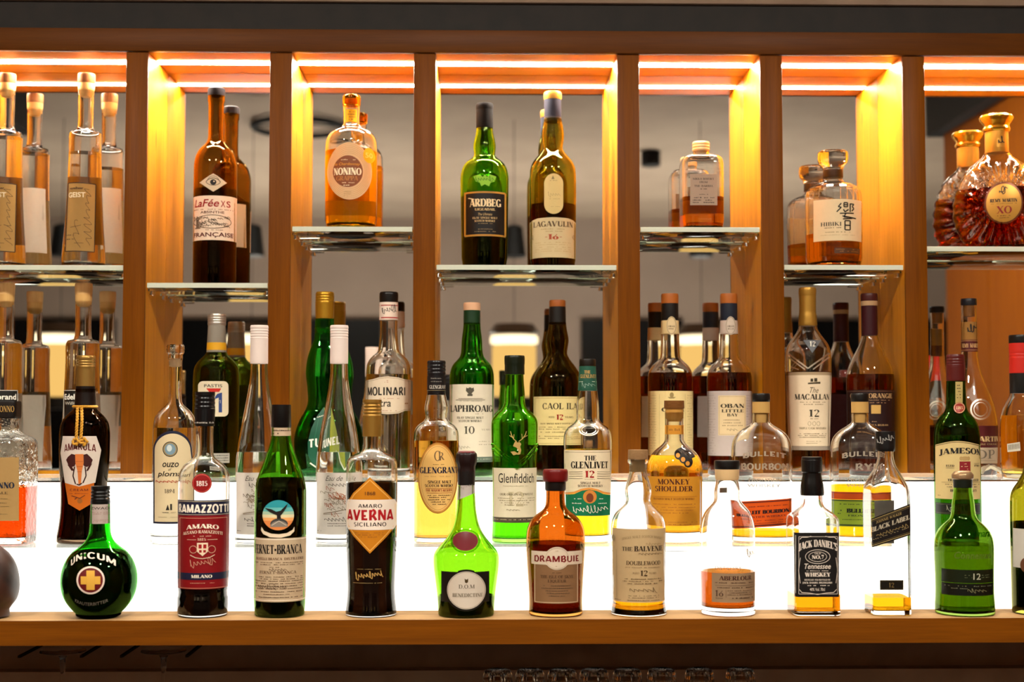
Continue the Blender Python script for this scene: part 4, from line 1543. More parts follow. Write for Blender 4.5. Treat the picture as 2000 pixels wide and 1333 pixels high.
L.text('SINGLE MALT', 836, 880, 939, 945, '3a2c20', 's', 1.4).text('SCOTCH WHISKY', 830.5, 884.5, 946.5, 952, '3a2c20', 's', 1.4).line('8a3a1c', [(832, 954.5), (884, 954.5)], .6).text('THE MAJOR\'S RESERVE', 832, 883, 956, 961, '8a3018', 's', 1.3).line('8a3a1c', [(834, 963.5), (882, 963.5)], .6)
L.micro('5a4428', 836, 880, [967, (971, 839, 876), (975.5, 837, 878), (980, 842, 874), (984.5, 845, 871)], 2)
b.done()

b = bot('whisky_bottle', 'bright green bottle with a gold stag emblem', 'bottle', MD, 1005, DMD, Z1)
b.glass('730,17.5 745,18 770,20 788,20.5 798,24.5 808,35 818,43 826,45 850,45.2 880,44.5 900,43 920,43 1030,43 1045,44|1062,41', glass((.10, .60, .012), 1.5, 4), (1016, liq((.80, .92, .25))))
b.solid('cap', '695,18.6 697,19.6 712,19.6|713,19.2 732,19.4', flat('12180d', .3), 60, ribs=(36, .008))
L = blank(b)
L.line('a', [(962, 868), (985, 888), (1010, 907), (1032, 889), (1049, 868)], 3.4).line('a', [(963, 877), (985, 897), (1010, 916), (1032, 898), (1048, 878)], 2)
emboss(b, L, glass((.45, .85, .2), 1.5, 2), .0022)
L = blank(b)
gd = 'a88a50'
L.poly(gd, [(1007, 862), (1011, 865), (1015, 864), (1018, 868), (1016, 873), (1018, 880), (1016, 888), (1010, 889), (1013, 882), (1009, 875), (1002, 872), (1004, 867)], [(997, 883), (1005, 882), (1013, 887), (1003, 890)])
L.line(gd, [(1009, 863), (1003, 858), (999, 850), (997, 843)], 1.5).line(gd, [(1001, 855), (995, 851)], 1.2).line(gd, [(1003, 858), (1004, 849)], 1.2)
L.line(gd, [(1013, 863), (1020, 858), (1026, 850), (1028, 843)], 1.5).line(gd, [(1023, 855), (1030, 851)], 1.2).line(gd, [(1020, 858), (1019, 848)], 1.2)
printed(b, L)
L = b.label(rect(961.5, 915, 1048.5, 1011.5), paper('d3c6aa', .08))
L.text('12', 992, 1023, 961, 990, 'b8aa88', 's', 1.2).text('Glenfiddich', 974, 1042, 925, 944, '2a241c', 'b', 1.2).micro('b0a488', 983, 1032, [949], 1.8)
L.text('OUR ORIGINAL TWELVE', 977, 1040, 964, 968.5, '6a5f48', 's', 1.2).micro('8a7e64', 973, 1043, [973, 977.5, (982, 979, 1036), (986, 986, 1030)], 1.8).scrawl('8a7e64', 990, 1015, 997, 2.5, .6, 14, seed=6)
L = b.label(rect(961.5, 1011.5, 1048.5, 1022), flat('4a4030', .5))
L.micro('a89c7c', 966, 1044, [1015], 2)
b.done()

b = bot('whisky_bottle', 'whisky bottle with cream and green label and green neck sleeve', 'bottle', MD, 1148, DMD, Z1)
b.glass('714,16 762,18.5 785,21.5 805,22.5 820,23 827,28 836,40 846,45.5 860,47.5 900,46.5 960,44.5 1020,43 1048,43|1062,40', CLEAR, (878, YELL), base=.011)
b.solid('cap', '702,15.4 704,16 715,16|717,15.8', flat('151009', .4))
o, T = b.solid('neck_sleeve', '716,16.4 735,17.2 762,18.9|764,18.6', flat('1d4a3a', .45), store=True)
L = b.label(rect(1132, 722, 1165, 741), flat('1d4a3a', .45), T=T)
L.text('THE', 1141.5, 1153, 724, 730, 'b08a4a', 's', 1.3).text('GLENLIVET', 1133.5, 1163.5, 731.5, 739, 'b08a4a', 's', 1.3)
L = b.label(rect(1130.5, 745, 1166, 760), flat('1d4a3a', .45), T=T)
L.line('a8b09c', [(1131, 746), (1139, 745.5)], 1).line('a8b09c', [(1156, 745.5), (1165, 746)], 1).scrawl('8aa090', 1136, 1162, 752, 4, .7, 14, seed=8)
L = blank(b)
L.oring('a', 1150, 840, 18, 11, 2.2).oring('a', 1150, 840, 13.5, 8, 1.4)
emboss(b, L, EMB, .0009)
L = b.label(rect(1102, 880, 1194.5, 964), paper('e0cfae', .12))
L.line('8a7a62', [(1104, 884), (1193, 884)], .8)
L.text('THE', 1141.5, 1164, 890.5, 900, INK, 's', 1.5).text('GLENLIVET', 1115.5, 1186.5, 901.5, 916, INK, 's', 1.6).text('12', 1143, 1161, 920, 934, '8f1f1a', 's', 1.5)
for vv in (922, 926, 930.5, 935):
    L.line('6a5d4c', [(1112, vv + 1), (1138, vv)], .7).line('6a5d4c', [(1166, vv), (1191, vv + 1)], .7)
L.text('SINGLE MALT', 1134, 1172, 941.5, 946, '4a4034', 's', 1.3).text('SCOTCH WHISKY', 1129, 1177, 947.5, 952, '4a4034', 's', 1.3).micro('8a7a62', 1142, 1162, [936.5], 1.2)
gl = [(1105, 968), (1122, 966), (1137, 959), (1152, 957), (1166, 960), (1178, 966), (1192, 969), (1191, 1008.5), (1106, 1008.5)]
L = b.label(gl, paper('1f6a48', .06), off=.0004)
L.line('c8843a', [(1104, 966), (1122, 963.5), (1137, 957), (1152, 955), (1166, 958), (1178, 963.5), (1192, 966.5)], 4)
L.poly('b8742e', ell(1152, 971, 13, 13)).poly('6a3218', ell(1152, 973, 7, 9)).micro('bcc8b4', 1122, 1136, [974, (983, 1118, 1136)], 2.4).micro('bcc8b4', 1170, 1184, [974, (983, 1168, 1184)], 2.4)
L.scrawl('dfe0cc', 1119, 1186, 997, 6, 1, 30, seed=4, slope=-.05)
b.done()

b = bot('whisky_bottle', 'stubby bottle with amber label and three-monkey shoulder badge', 'bottle', MD, 1317.5, DMD, Z1)
b.glass('806,18.4 812,18.2 850,18.6 862,19.5 870,26 878,36 888,45 902,52 918,54.5 935,54.5 1040,52.5|1060,49', CLEAR, (890, glass((.84, .34, .015), 1.35, 2)), base=.016)
b.solid('stopper_top', '783,19.6 797,20|799,19.4', wood('x', '5a3518', '7a5028', seed=8))
b.solid('cork', '799,17.8 812,17.6|824,13.5', flat('b08038', .7))
L = b.label(rect(1296, 831, 1335, 849), paper('c98a34', .15))
L.micro('a06a24', 1303, 1328, [837], 6)
L = b.label(rect(1264, 932, 1371, 1028), paper('c98a2c', .22))
L.text('MONKEY', 1285, 1347, 936, 947.5, '4a2010', 's', 1.4).text('SHOULDER', 1280, 1353, 950, 961, '4a2010', 's', 1.4).line('9a5a1c', [(1275, 971), (1361, 971)], .6)
L.text('BLENDED MALT SCOTCH WHISKY', 1277, 1356, 973.5, 977.5, '6a3410', 's', 1.1).micro('9a5a1c', 1276, 1358, [985, 991, (996.5, 1280, 1354), (1002, 1290, 1344), (1020, 1300, 1362), (1024.5, 1306, 1350)], 1.8)
L = blank(b)
L.poly('17110d', ell(1326, 888, 9, 10.5), ell(1335, 895, 9, 11), ell(1344, 903, 9, 11), [(1322, 878), (1335, 872), (1352, 885), (1358, 893), (1348, 898)])
L.poly('b87a28', ell(1324, 890, 4, 4.5), ell(1334, 898, 4.2, 4.8), ell(1343, 906, 4, 4.5))
L.scrawl('4a3a28', 1322, 1356, 880, 3, .8, 14, seed=2, slope=.35)
printed(b, L, 'shoulder_badge')
b.done()

for k_, (uc, lab) in enumerate(((1487.5, 'embossed flask bottle with a low orange label, nearly empty'), (1681, 'embossed flask bottle with a low green label, half behind the slanted-label bottle'))):
    b = bot('whiskey_flask', lab, 'bottle', MD, uc, DMD, Z1, ratio=.62)
    o = uc - 1487.5
    b.glass('808,17.5 812,17.4 826,18,2 832,26,2.1 840,39,2.3 850,50,2.5 862,56.5,2.6 878,59.3,2.7 960,59.3,2.7 1045,58.5,2.7|1061,55,2.6', CLEAR, ((1034, liq((.88, .42, .004))) if k_ == 0 else (947, liq((.88, .42, .004)))), base=.008, seg=72)
    b.solid('cap', '769,17 771,17.8 784,17.8|785.5,17', flat('14110f', .35))
    b.solid('cork', '785.5,17.2 807,17 ', flat('b08a4c', .7))
    b.solid('cork_plug', '807.5,13.4 826,13', flat('a07c44', .7))
    L = blank(b)
    L.text('BULLEIT', 1452 + o, 1534 + o, 881, 892, 'a', 'h', 1, arch=5)
    L.text('BOURBON' if k_ == 0 else 'RYE', (1448 if k_ == 0 else 1478) + o, (1539 if k_ == 0 else 1524) + o, 905, 919, 'a', 'h', 1)
    L.text('FRONTIER', 1463 + o, 1523 + o, 935, 941, 'a', 'b', 1.4).text('WHISKEY', 1460 + o, 1524 + o, 946, 952, 'a', 'b', 1.4)
    emboss(b, L, EMB, .0009)
    if k_ == 0:
        L = b.label([(1430, 982), (1546, 974), (1546, 1026), (1430, 1035)], paper('c8501c', .2))
        sl = -.07
        L.line('5a1a0c', [(1430, 985), (1546, 977)], 2.2).line('5a1a0c', [(1430, 1031.5), (1546, 1023)], 2.2)
        for q in range(58):
            u = 1430 + q * 2
            L.poly('5a1a0c', [(u, 984.5 + sl * (q * 2)), (u + 1, 986.8 + sl * (q * 2)), (u + 2, 984.5 + sl * (q * 2))], [(u, 1031 + sl * (q * 2)), (u + 1, 1028.8 + sl * (q * 2)), (u + 2, 1031 + sl * (q * 2))])
        L.micro('6a2410', 1440, 1538, [992], 2, slope=sl).text('BULLEIT BOURBON', 1441, 1542, 1000, 1008, '2a0f0a', 's', 2.2, slope=sl).text('FRONTIER WHISKEY', 1452, 1536, 1010.5, 1014.5, '6a2410', 's', 1.4, slope=sl).micro('6a2410', 1455, 1535, [1019, 1024], 1.6, slope=sl)
    else:
        L = b.label(rect(1622, 977, 1740, 1030), paper('7f9430', .2))
        L.line('2c3a10', [(1622, 979), (1740, 979)], 2.2).line('2c3a10', [(1622, 1027), (1740, 1027)], 3)
        L.micro('3a4a18', 1640, 1735, [985], 2).text('BULLEIT RYE', 1653, 1732, 994, 1003, '1a2208', 's', 2.2).text('FRONTIER', 1656, 1712, 1006, 1010, '3a4a18', 's', 1.4).micro('3a4a18', 1645, 1735, [1015], 2).micro('3a4a18', 1634, 1644, [997, 1003], 3)
        L = b.label(rect(1622, 962, 1740, 976.5), paper('b04a20', .25))
        L.line('7a2c14', [(1622, 964), (1740, 964)], 1.6)
    b.done()

b = bot('whiskey_bottle', 'dark green bottle with arched cream label and red crest', 'bottle', MD, 1869.5, DMD, Z1)
b.glass('738,18.2 770,19.4 795,20.5 805,24 815,33 828,41 845,45 870,46 1045,46|1062,43', glass((.02, .14, .008), 1.5, 4), (850, OLIQ))
b.solid('cap', '693,16.8 695,17.8 742,18.8|745,18.4', flat('4a1512', .35), 48, rib=(698, 716, 5.5, .6))
L = b.label(rect(1866, 746, 1880, 792), paper('a8935c', .05))
L.micro('5a4a2c', 1869, 1877, [752, 758, 764, 770, 776], 2.6)
L = b.label(ell(1873.5, 797, 11, 11), flat('8a2a20', .4), off=.0006)
L.oring('c9a880', 1873.5, 797, 9.6, 9.6, 1.1).text('JJ&S', 1867, 1880, 794, 800, 'c9a880', 's', 1.2)
top = [(1827 + 87.5 * t / 20, 870 - 8 * math.sin(math.pi * t / 20)) for t in range(21)]
L = b.label(top + [(1914.5, 976), (1827, 976)], paper('c8b07a', .08))
L.line('4a3a20', [(p[0], p[1] + 2.2) for p in top], 1)
L.text('JAMESON', 1834.5, 1913.5, 874.5, 887.5, '23201c', 's', 1.6, arch=4.5)
L.poly('7a1c20', [(1874, 902), (1895, 902), (1895, 921), (1874, 921)]).poly('a88a58', ell(1884, 896, 8, 4), ell(1877, 896, 3, 4), ell(1891, 896, 3, 4)).micro('c9a880', 1877, 1892, [906, 911, 916], 1.6, .4)
L.text('ESTD', 1848, 1864, 908.5, 912.5, '3a3024', 's', 1.4).text('1780', 1902, 1911.5, 908.5, 912.5, '3a3024', 's', 1.2).line('3a3024', [(1848, 915), (1864, 915)], .6).line('3a3024', [(1902, 906), (1912, 906)], .6)
L.text('TRIPLE DISTILLED', 1851, 1910, 936, 941, '3a3024', 's', 1.5).micro('4a3c28', 1847, 1912, [946, (951, 1850, 1908)], 2).text('IRISH WHISKEY', 1856, 1907, 956.5, 961.5, '3a3024', 's', 1.5).line('6a5a3c', [(1840, 943), (1914, 943)], .6).micro('7a6a48', 1831, 1838, [968], 2)
L = b.label(rect(1827.5, 984, 1914, 1006), flat('171a14', .45))
L.line('5a6040', [(1828, 986.5), (1914, 986.5)], .7).line('5a6040', [(1828, 1003.5), (1914, 1003.5)], .7).scrawl('9a9a80', 1848, 1905, 994, 6, .8, 22, seed=4)
b.done()

# ---------------------------------------------------------------- back row
prE = '572,16.4 655,16.4 663,18.5|666,30 671,33 710,33.5 780,36 850,39.5 900,42|930,43'
for k_, (uc, lab) in enumerate(((8, 'tall cork-topped clear bottle cut by the left edge, lower shelf level'), (160, 'tall cork-topped clear bottle with black label behind the gold-roped bottle'))):
    o = uc - 160
    b = bot('fruit_brandy_bottle', lab, 'bottle', BK, uc, 2.495, Z2)
    b.glass(prE, CLEAR, (672, WATER), base=.008)
    b.solid('cork_top', '554,16.6 556,17.5 574,17.3|576,16.6', wood('z', 'c0945c', 'd8b078', seed=3))
    b.solid('cork', '576,16.9 590,16.2 598,12.5|600,10', wood('z', 'b58a50', 'cca468', seed=4))
    L = b.label(rect(124 + o, 762, 187 + o, 835), flat('15120f', .5))
    L.frame('cfc8ba', 125 + o, 763, 186 + o, 834, 1)
    L.text('Edelbrand', 127 + o, 183 + o, 770, 781, 'e6e0d2', 'b', 2.4).text('Williams', 128 + o, 165 + o, 785, 791, 'b8b0a0', 'b', 1.4)
    b.label(rect(150 + o, 770, 196 + o, 905), paper('d9d0c2', .15), side=-1, name='back_label')
    b.done()

b = bot('pastis_bottle', 'dark green bottle with silver cap and yellow neck band', 'bottle', BK, 421.8, DB, Z2)
b.glass('634,16.4 688,19 694,23 700,29 708,37 717,42.5 730,44.7 910,44.5|931,42', glass((.07, .14, .008), 1.5, 4), (825, OLIQ))
b.solid('cap', '614,17 616,18 634,18.3|636.5,17.4', flat('b0a89c', .32, .7), 60, rib=(618, 633, 4.6, .6))
b.solid('neck_foil', '636,17.2 670,18.8|671,18.5', flat('7f766a', .45))
b.solid('yellow_band', '670,19 684.5,19.6|685,19', flat('c8921c', .45))
b.solid('foil_edge', '684.5,19.3 688.5,19.7|689,19.3', flat('7f766a', .45))
L = b.label(rect(387, 745, 446, 814, 9), paper('cbbca0', .05))
L.text('PASTIS', 399, 434, 751, 757, '25252a', 'b', 1.8)
L.poly('a82018', [(403, 759), (432, 759), (428, 766), (420, 766), (419, 771), (413, 766), (409, 766)]).poly('a82018', [(408, 766), (412, 766), (410, 775), (406, 776)])
L.line('a82018', ell(407, 786, 10, 11, 20, -120, 120), 6)
L.poly('26386a', [(424, 770), (433.5, 767), (433.5, 806), (427, 806), (427, 777), (420, 780), (420, 776)])
L.text('71', 425, 431, 782, 788, 'b8b0a0', 's', .6)
L = b.label(rect(415, 886, 448, 905), paper('9a9488', .05))
L.micro('4a463e', 418, 446, [889, 894, 899], 2.6)
b.done()

b = bot('mint_liqueur_bottle', 'curvy green bottle with gold cap behind the slim clear bottle', 'bottle', BK, 633, 2.47, Z2, ratio=.62)
b.glass('616,18 640,19 652,19.4 664,20.5 675,25 700,33 728,36 760,33 785,32 800,36 820,47 842,55 862,58 890,56 912,52|934,46', glass((.012, .34, .02), 1.5, 4), (803, liq((.05, .5, .06))))
b.solid('cap', '571,16.8 573,18 620,18.2|623,17.8', flat('a0761e', .32, .6), 60, rib=(576, 590, 5, .5), ratio=1)
b.solid('neck_ring', '641,18.5 643,20 646,18.8|652,18.8', GREEN, ratio=1)
lf = [(633, 795), (645, 815), (655, 840), (663, 870), (663, 895), (655, 912), (635, 922), (614, 914), (602, 890), (601, 865), (608, 838), (618, 815)]
L = b.label(lf, flat('134a34', .45))
L.poly('7f8a24', [(633, 796), (645, 815), (655, 840), (663, 870), (663, 895), (655, 911), (634, 920), (638, 880), (636, 840)])
L.line('9aa040', [(640, 815), (643, 870)], .8).line('9aa040', [(648, 835), (643, 870)], .8).line('2a6a4c', [(622, 820), (612, 870)], .8)
L.text('TUNEL', 604, 663, 858, 876, 'd8d6c8', 'h', 1.1, slope=-.12).micro('b8c0a8', 617, 634, [815], 2.4, slope=-.3)
L.line('c9cdb8', [(606, 905), (622, 916), (638, 921), (654, 912), (664, 896)], 2.6).line('d8d8c4', [(648, 885), (648, 896)], 2).line('d8d8c4', [(655, 881), (655, 892)], 2)
b.done()

b = bot('sambuca_bottle', 'clear bottle with black cap and wavy cream label', 'bottle', BK, 758.5, 2.47, Z2)
b.glass('624,17.6 634,17.3 650,17.5 675,19.5 688,22 694,29 701,36 711,41.5 725,43.5 915,43|934,40', CLEAR, (732, WATER), base=.010)
b.solid('cap', '571,16.8 573,18.2 590,18.4|592,18', flat('14110f', .28))
o, T = b.solid('neck_label', '591.5,18.4 624,18.7|626,18.3', paper('d4c0b0', 0), store=True)
L = b.label(rect(740, 594, 777, 623), paper('d4c0b0', 0), T=T)
L.line('9a2020', [(739, 596.5), (778, 596.5)], 1.8).line('9a2020', [(739, 620.5), (778, 620.5)], 2.2).scrawl('3a3230', 746, 774, 608, 6, .9, 20, seed=4, slope=-.25)
up = [(715, 743), (728, 741), (740, 737.5), (757, 735.5), (778, 737.5), (790, 741), (802.3, 742)]
dn = [(802.3, 802), (790, 803), (778, 808), (757, 809.5), (738, 807.5), (726, 803), (715, 802)]
L = b.label(up + dn, paper('d0bda4', .08))
L.line('8a7658', [(p[0], p[1] + 2.5) for p in up], .7).line('8a7658', [(p[0], p[1] - 2.5) for p in dn], .7)
L.text('MOLINARI', 719, 791, 755.5, 773.5, INK, 'h', 1).text('extra', 727, 763.5, 783, 795, INK, 'b', 1.6, slant=.1).micro('a06a5a', 732, 780, [778], 1.6, .5).micro('a06a5a', 751, 759, [743, 746], 1.8).micro('a0764a', 790, 797, [787], 3)
L.micro('a06a5a', 726, 775, [802], 1.6)
b.done()

b = bot('whisky_bottle', 'green bottle with white label and pale wooden cap', 'bottle', BK, 921.5, DB, Z2)
b.glass('628,16.2 645,17.5 665,20 690,21.5 697,23.5 704,29 713,37 726,42 742,43.3 915,43|934,40', glass((.035, .42, .015), 1.5, 4), (880, liq((.3, .2, .02))))
b.solid('cap', '592,15.8 594,16.6 606,16.6|607.5,16.2', flat('c89a78', .6))
b.solid('neck_sleeve', '607,16.4 630,16.5 633,16.4', flat('16301a', .4))
L = b.label(rect(878.5, 751, 964.5, 893), paper('d0c4ae', .08))
L.text('LAPHROAIG', 880.5, 961, 791.5, 805.5, '2a261f', 's', 1.5).text('ISLAY SINGLE MALT', 893, 944, 814, 818.5, '3f382c', 's', 1.3).text('SCOTCH WHISKY', 896, 941, 820.5, 825, '3f382c', 's', 1.3)
L.text('10', 907, 927, 833, 848, '3f382c', 's', 1).text('YEARS', 940, 957, 838, 841.5, '8a7f6a', 's')
L.poly('4a4438', ell(918, 764, 5, 7), [(911, 757), (916, 760), (914, 768), (910, 764)], [(925, 757), (920, 760), (922, 768), (926, 764)], rect(913, 770, 923, 774)).line('4a4438', [(896, 779), (942, 779)], .8).line('4a4438', [(891, 781.7), (947, 781.7)], .8).micro('7a7060', 896, 941, [783.5], 1.2)
L.micro('9a8f7a', 922, 960, [(808, 928, 944), (862, 935, 956), (868, 935, 956)], 2).scrawl('6a604e', 896, 918, 874, 3, .6, 12, seed=3)
L = b.label(rect(878.5, 893, 964.5, 903.5), flat('5a675a', .5))
L.micro('aab09c', 885, 958, [896.5], 2)
b.done()

b = bot('whisky_bottle', 'olive brown bottle with cream label and black neck sleeve', 'bottle', BK, 1089, DB, Z2)
b.glass('628,16.4 645,18.5 664,21.8 680,20 691,19 702,24 714,33 726,41 738,45.5 752,47 915,46.5|934,43', OLIVED, (904, liq((.32, .10, .01))))
b.solid('cap', '587,15 589,15.9 599,15.9|600.5,15.5', flat('8a4a1c', .5))
b.solid('neck_sleeve', '600,16.2 631,16.7|634,16.5', flat('14100d', .45))
L = b.label(rect(1042.5, 775, 1135.5, 870), paper('cbb67c', .06))
L.frame('8a7a48', 1045, 778, 1133, 867, .7)
L.text('CAOL ILA', 1060, 1127, 787.5, 800, '332a1c', 's', 1.2).text('12', 1087, 1100, 810, 821, '8a2018', 's', 1.6).text('AGED', 1071, 1083, 813.5, 817, '4a3c24', 's').text('YEARS', 1103, 1119, 813.5, 817, '4a3c24', 's')
L.text('ISLAY SINGLE MALT SCOTCH WHISKY', 1056, 1128, 826.5, 829.5, '4a3c24', 's', 1.2).micro('6a5a38', 1053, 1130, [834, 838, (844, 1056, 1126), 852, 856], 1.6)
b.done()

for k_, (uc, lab, pc, capc) in enumerate(((1309.5, 'red whisky bottle with plain cream label behind the stubby amber bottle', 'd4bc84', '15110f'), (1425, 'red whisky bottle with lilac grey label and inset cream panel', 'b0a19a', '1b1f2a'))):
    b = bot('whisky_bottle', lab, 'bottle', BK, uc, DB, Z2)
    o = uc - 1309.5
    b.glass('625,16.8 652,17.8 690,19 700,20.5 707,27 715,35.5 724,41 736,43.7 760,44 905,43.5|931,41', CLEAR, (729, RED), base=.008)
    b.solid('cap', '574.5,16.2 577,17 590,17|594,16.6', flat('96521e', .5))
    b.solid('neck_sleeve', '593.5,16.8 627,16.9|628,16.6', flat(capc, .45))
    b.solid('neck_paper', '627,17.3 652,18.2|653,17.9', paper('c9ae7c' if k_ == 0 else 'b5a294', 0))
    L = b.label(ell(1311.5 + o, 636.5, 10, 18, 32), paper('c8b088' if k_ == 0 else 'b9a898', 0), T=[(b.z(600), 18.2 * b.k, 2), (b.z(660), 18.6 * b.k, 2)])
    L.oring('6a5a40', 1311.5 + o, 636.5, 8.6, 16.2, .7).text('OBAN', 1305 + o, 1318 + o, 636, 639.5, '4a3c28', 's', 1.2).micro('4a3c28', 1306 + o, 1317 + o, [642], 1.8)
    L = b.label(rect(1265.8 + o, 764, 1353.2 + o, 891), paper(pc, .10))
    rows = [772 + 5.2 * i for i in range(23)]
    L.micro('a08a58' if k_ == 0 else '8a7c78', 1268 + o, 1282 + o, rows, 1.2, .7).micro('a08a58' if k_ == 0 else '8a7c78', 1342 + o, 1351 + o, rows, 1.2, .7)
    if k_ == 0:
        L.line('a08a58', [(1288, 770), (1288, 890)], .5).line('a08a58', [(1338, 770), (1338, 890)], .5)
        L.poly('8a7448', ell(1312, 772, 4, 5), [(1304, 776), (1320, 776), (1316, 779), (1308, 779)]).text('OBAN', 1292, 1336, 796, 805, '3a2e1c', 's', 1.8)
    else:
        L = b.label(rect(1403, 773, 1456.5, 851), paper('cdb48c', .06), off=.0005)
        L.frame('8a7858', 1405, 775, 1454.5, 849, .6)
        L.text('OBAN', 1407.5, 1453, 789, 797.5, '2f281c', 's', 1.5).text('LITTLE', 1409.5, 1451.5, 800, 806, '2f281c', 's', 1.4).text('BAY', 1420, 1441, 808, 814, '2f281c', 's', 1.4).micro('6a5a40', 1413, 1448, [820, 825.5, (831, 1411, 1450)], 1.8).scrawl('6a5a40', 1420, 1440, 840, 3, .7, 10, seed=6)
    b.label(rect(1272 + o, 772, 1345 + o, 856), paper('cdb897' if k_ == 0 else 'b8aaa4', .1), side=-1, name='back_label')
    b.done()

b = bot('whisky_bottle', 'tapering bottle with gold neck and large white label', 'bottle', BK, 1579.5, DB, Z2)
b.glass('630,17.6 643,19 652,24 661,30.5 671,38 683,43 698,45 730,45 800,43 875,40.5 905,40|931,39', CLEAR, (727, liq((.62, .24, .012))), base=.008)
b.solid('cap', '562.5,16.2 565,17.3 577,17.3|579,16.6', flat('9a722c', .35, .5))
b.solid('neck_sleeve', '579,16.7 612,16.9 616,17.6 636,18.6|637,18.2', flat('9a722c', .4, .5))
L = blank(b)
L.line('a', [(1540, 690), (1578, 720), (1619, 690)], 2.5).line('a', [(1540, 697), (1572, 722)], 2).line('a', [(1619, 697), (1588, 722)], 2).line('a', [(1545, 716), (1560, 722)], 2)
emboss(b, L, EMB, .0012)
L = b.label([(1568.5, 664.5), (1604, 664.5), (1586.5, 690)], flat('57585c', .5))
L.text('12', 1581.5, 1592.5, 667, 677, 'd8d2c4', 's', 1)
L = b.label([(1535.5, 727), (1624.5, 727), (1624, 733), (1535.5, 733)], paper('9a8468', .05))
L = b.label([(1535.5, 733), (1624.5, 733), (1620, 872), (1540, 872)], paper('d2bda0', .08))
L.text('MACALLAN', 1552.5, 1619, 769.5, 781.5, '2f271c', 's', 1.6).text('The', 1582, 1598.5, 757, 768, '3a3020', 'b', .8, slant=.4).text('12', 1580.5, 1600, 800.5, 815, '2f271c', 's', 1.2)
L.poly('3a3020', rect(1583, 740, 1588, 746), rect(1590, 739, 1596, 746), [(1578, 748), (1602, 746), (1602, 750), (1578, 751)]).micro('5a4c36', 1579, 1602, [748], 2).micro('7a6a50', 1559, 1615, [785, (789.5, 1570, 1608), (817.5, 1583, 1598)], 2)
L.oring('8a7a60', 1581, 828, 3, 4, .7).oring('8a7a60', 1590, 828, 3, 4, .7).oring('8a7a60', 1598, 828, 3, 4, .7).text('TRIPLE CASK MATURED', 1561, 1613, 835, 839, '7a6a50', 's', 1.2).micro('6a5c46', 1559, 1614, [847, 850.5, (854, 1562, 1612)], 1.5).micro('8a7a60', 1575, 1603, [862, 866], 1.2)
L = b.label(rect(1540, 872.3, 1620, 880), flat('8a7c6c', .5))
b.done()

b = bot('whisky_bottle', 'red bottle with maroon neck sleeve and black label with gold square', 'bottle', BK, 1700.3, DB, Z2)
b.glass('650,14.8 662,17.5 675,22 690,29.5 705,37.5 720,43.5 737,47.2 760,47.5 905,46.5|931,44', CLEAR, (732, RED), base=.008)
b.solid('cap', '574,16.2 576,17.1 588,17.1|589.5,16.5', flat('3a1210', .4))
b.solid('neck_ring', '589,16.8 597,16.8|598,16.3', flat('9a7a58', .45))
b.solid('neck_sleeve', '597.5,16.2 652,16.4|656,16.2', flat('2f0d12', .4))
L = b.label(rect(1653.5, 762, 1747, 897), flat('1e0d0e', .45))
L.line('6a4630', [(1653.5, 764.5), (1747, 764.5)], .8)
L.text('GLENMORANGIE', 1661, 1741.5, 768.5, 778.5, 'a8845a', 's', 1.4).micro('8a6a4c', 1668, 1738, [781, (786, 1676, 1730)], 2.2).poly('b08a4a', rect(1701.5, 791.5, 1720, 808.5)).text('THE QUINTA RUBAN', 1672, 1734, 829, 833, '9a7850', 's', 1.2).micro('8a6a4c', 1703, 1714, [823], 2)
b.label(rect(1660, 768, 1740, 890), flat('3a1416', .5), side=-1, name='back_label')
b.done()

b = bot('cognac_bottle', 'clear tapering cognac bottle with maroon label behind the dark green bottle', 'bottle', BK, 1895.5, 2.487, Z2, ratio=.8)
b.glass('595,15.3 628,15.6 687,16.3 700,17 720,20.5 750,30.5 780,42.5 802,49 825,52.5 850,53 905,50|936,46', CLEAR, (836, liq((.35, .09, .01))), base=.012)
b.solid('cap', '584,15.2 585.5,16 595,16|597,15.4', flat('16161a', .4), ratio=1)
b.solid('cork', '597.5,11.5 619,11', flat('8a5a2c', .7), ratio=1)
L = b.label(rect(1876, 629, 1915, 664), paper('8a6232', .08))
L.scrawl('1c1512', 1889, 1906, 646, 7, 2.2, 9, seed=5, slope=-.5)
L = b.label(rect(1876, 664, 1915, 687), flat('4a1416', .45))
L.line('a87a4a', [(1876, 666), (1915, 666)], .8).line('a87a4a', [(1876, 684), (1915, 684)], .8).text('REMY MARTIN', 1880, 1912, 671, 679.5, 'b08a5a', 's', 1.6)
L = blank(b)
L.oring('a', 1915, 800, 18.5, 19, 3).oring('a', 1915, 800, 13, 13.5, 1.4)
emboss(b, L, EMB, .001)
L = b.label(rect(1843, 832, 1949, 875), flat('4a1416', .45))
L.text('REMY MARTIN', 1846, 1948.5, 852.5, 863.5, 'c0a070', 's', 1.6).text('FINE CHAMPAGNE COGNAC', 1862, 1946, 866.5, 870, 'a88a60', 's', 1.2)
L = b.label(rect(1844, 875, 1948.5, 906), paper('b5a088', .05))
L.text('VSOP', 1858, 1942, 879, 897, '6a5e50', 's', .9).line('6a5e50', [(1850, 900.5), (1944, 900.5)], .6)
b.done()

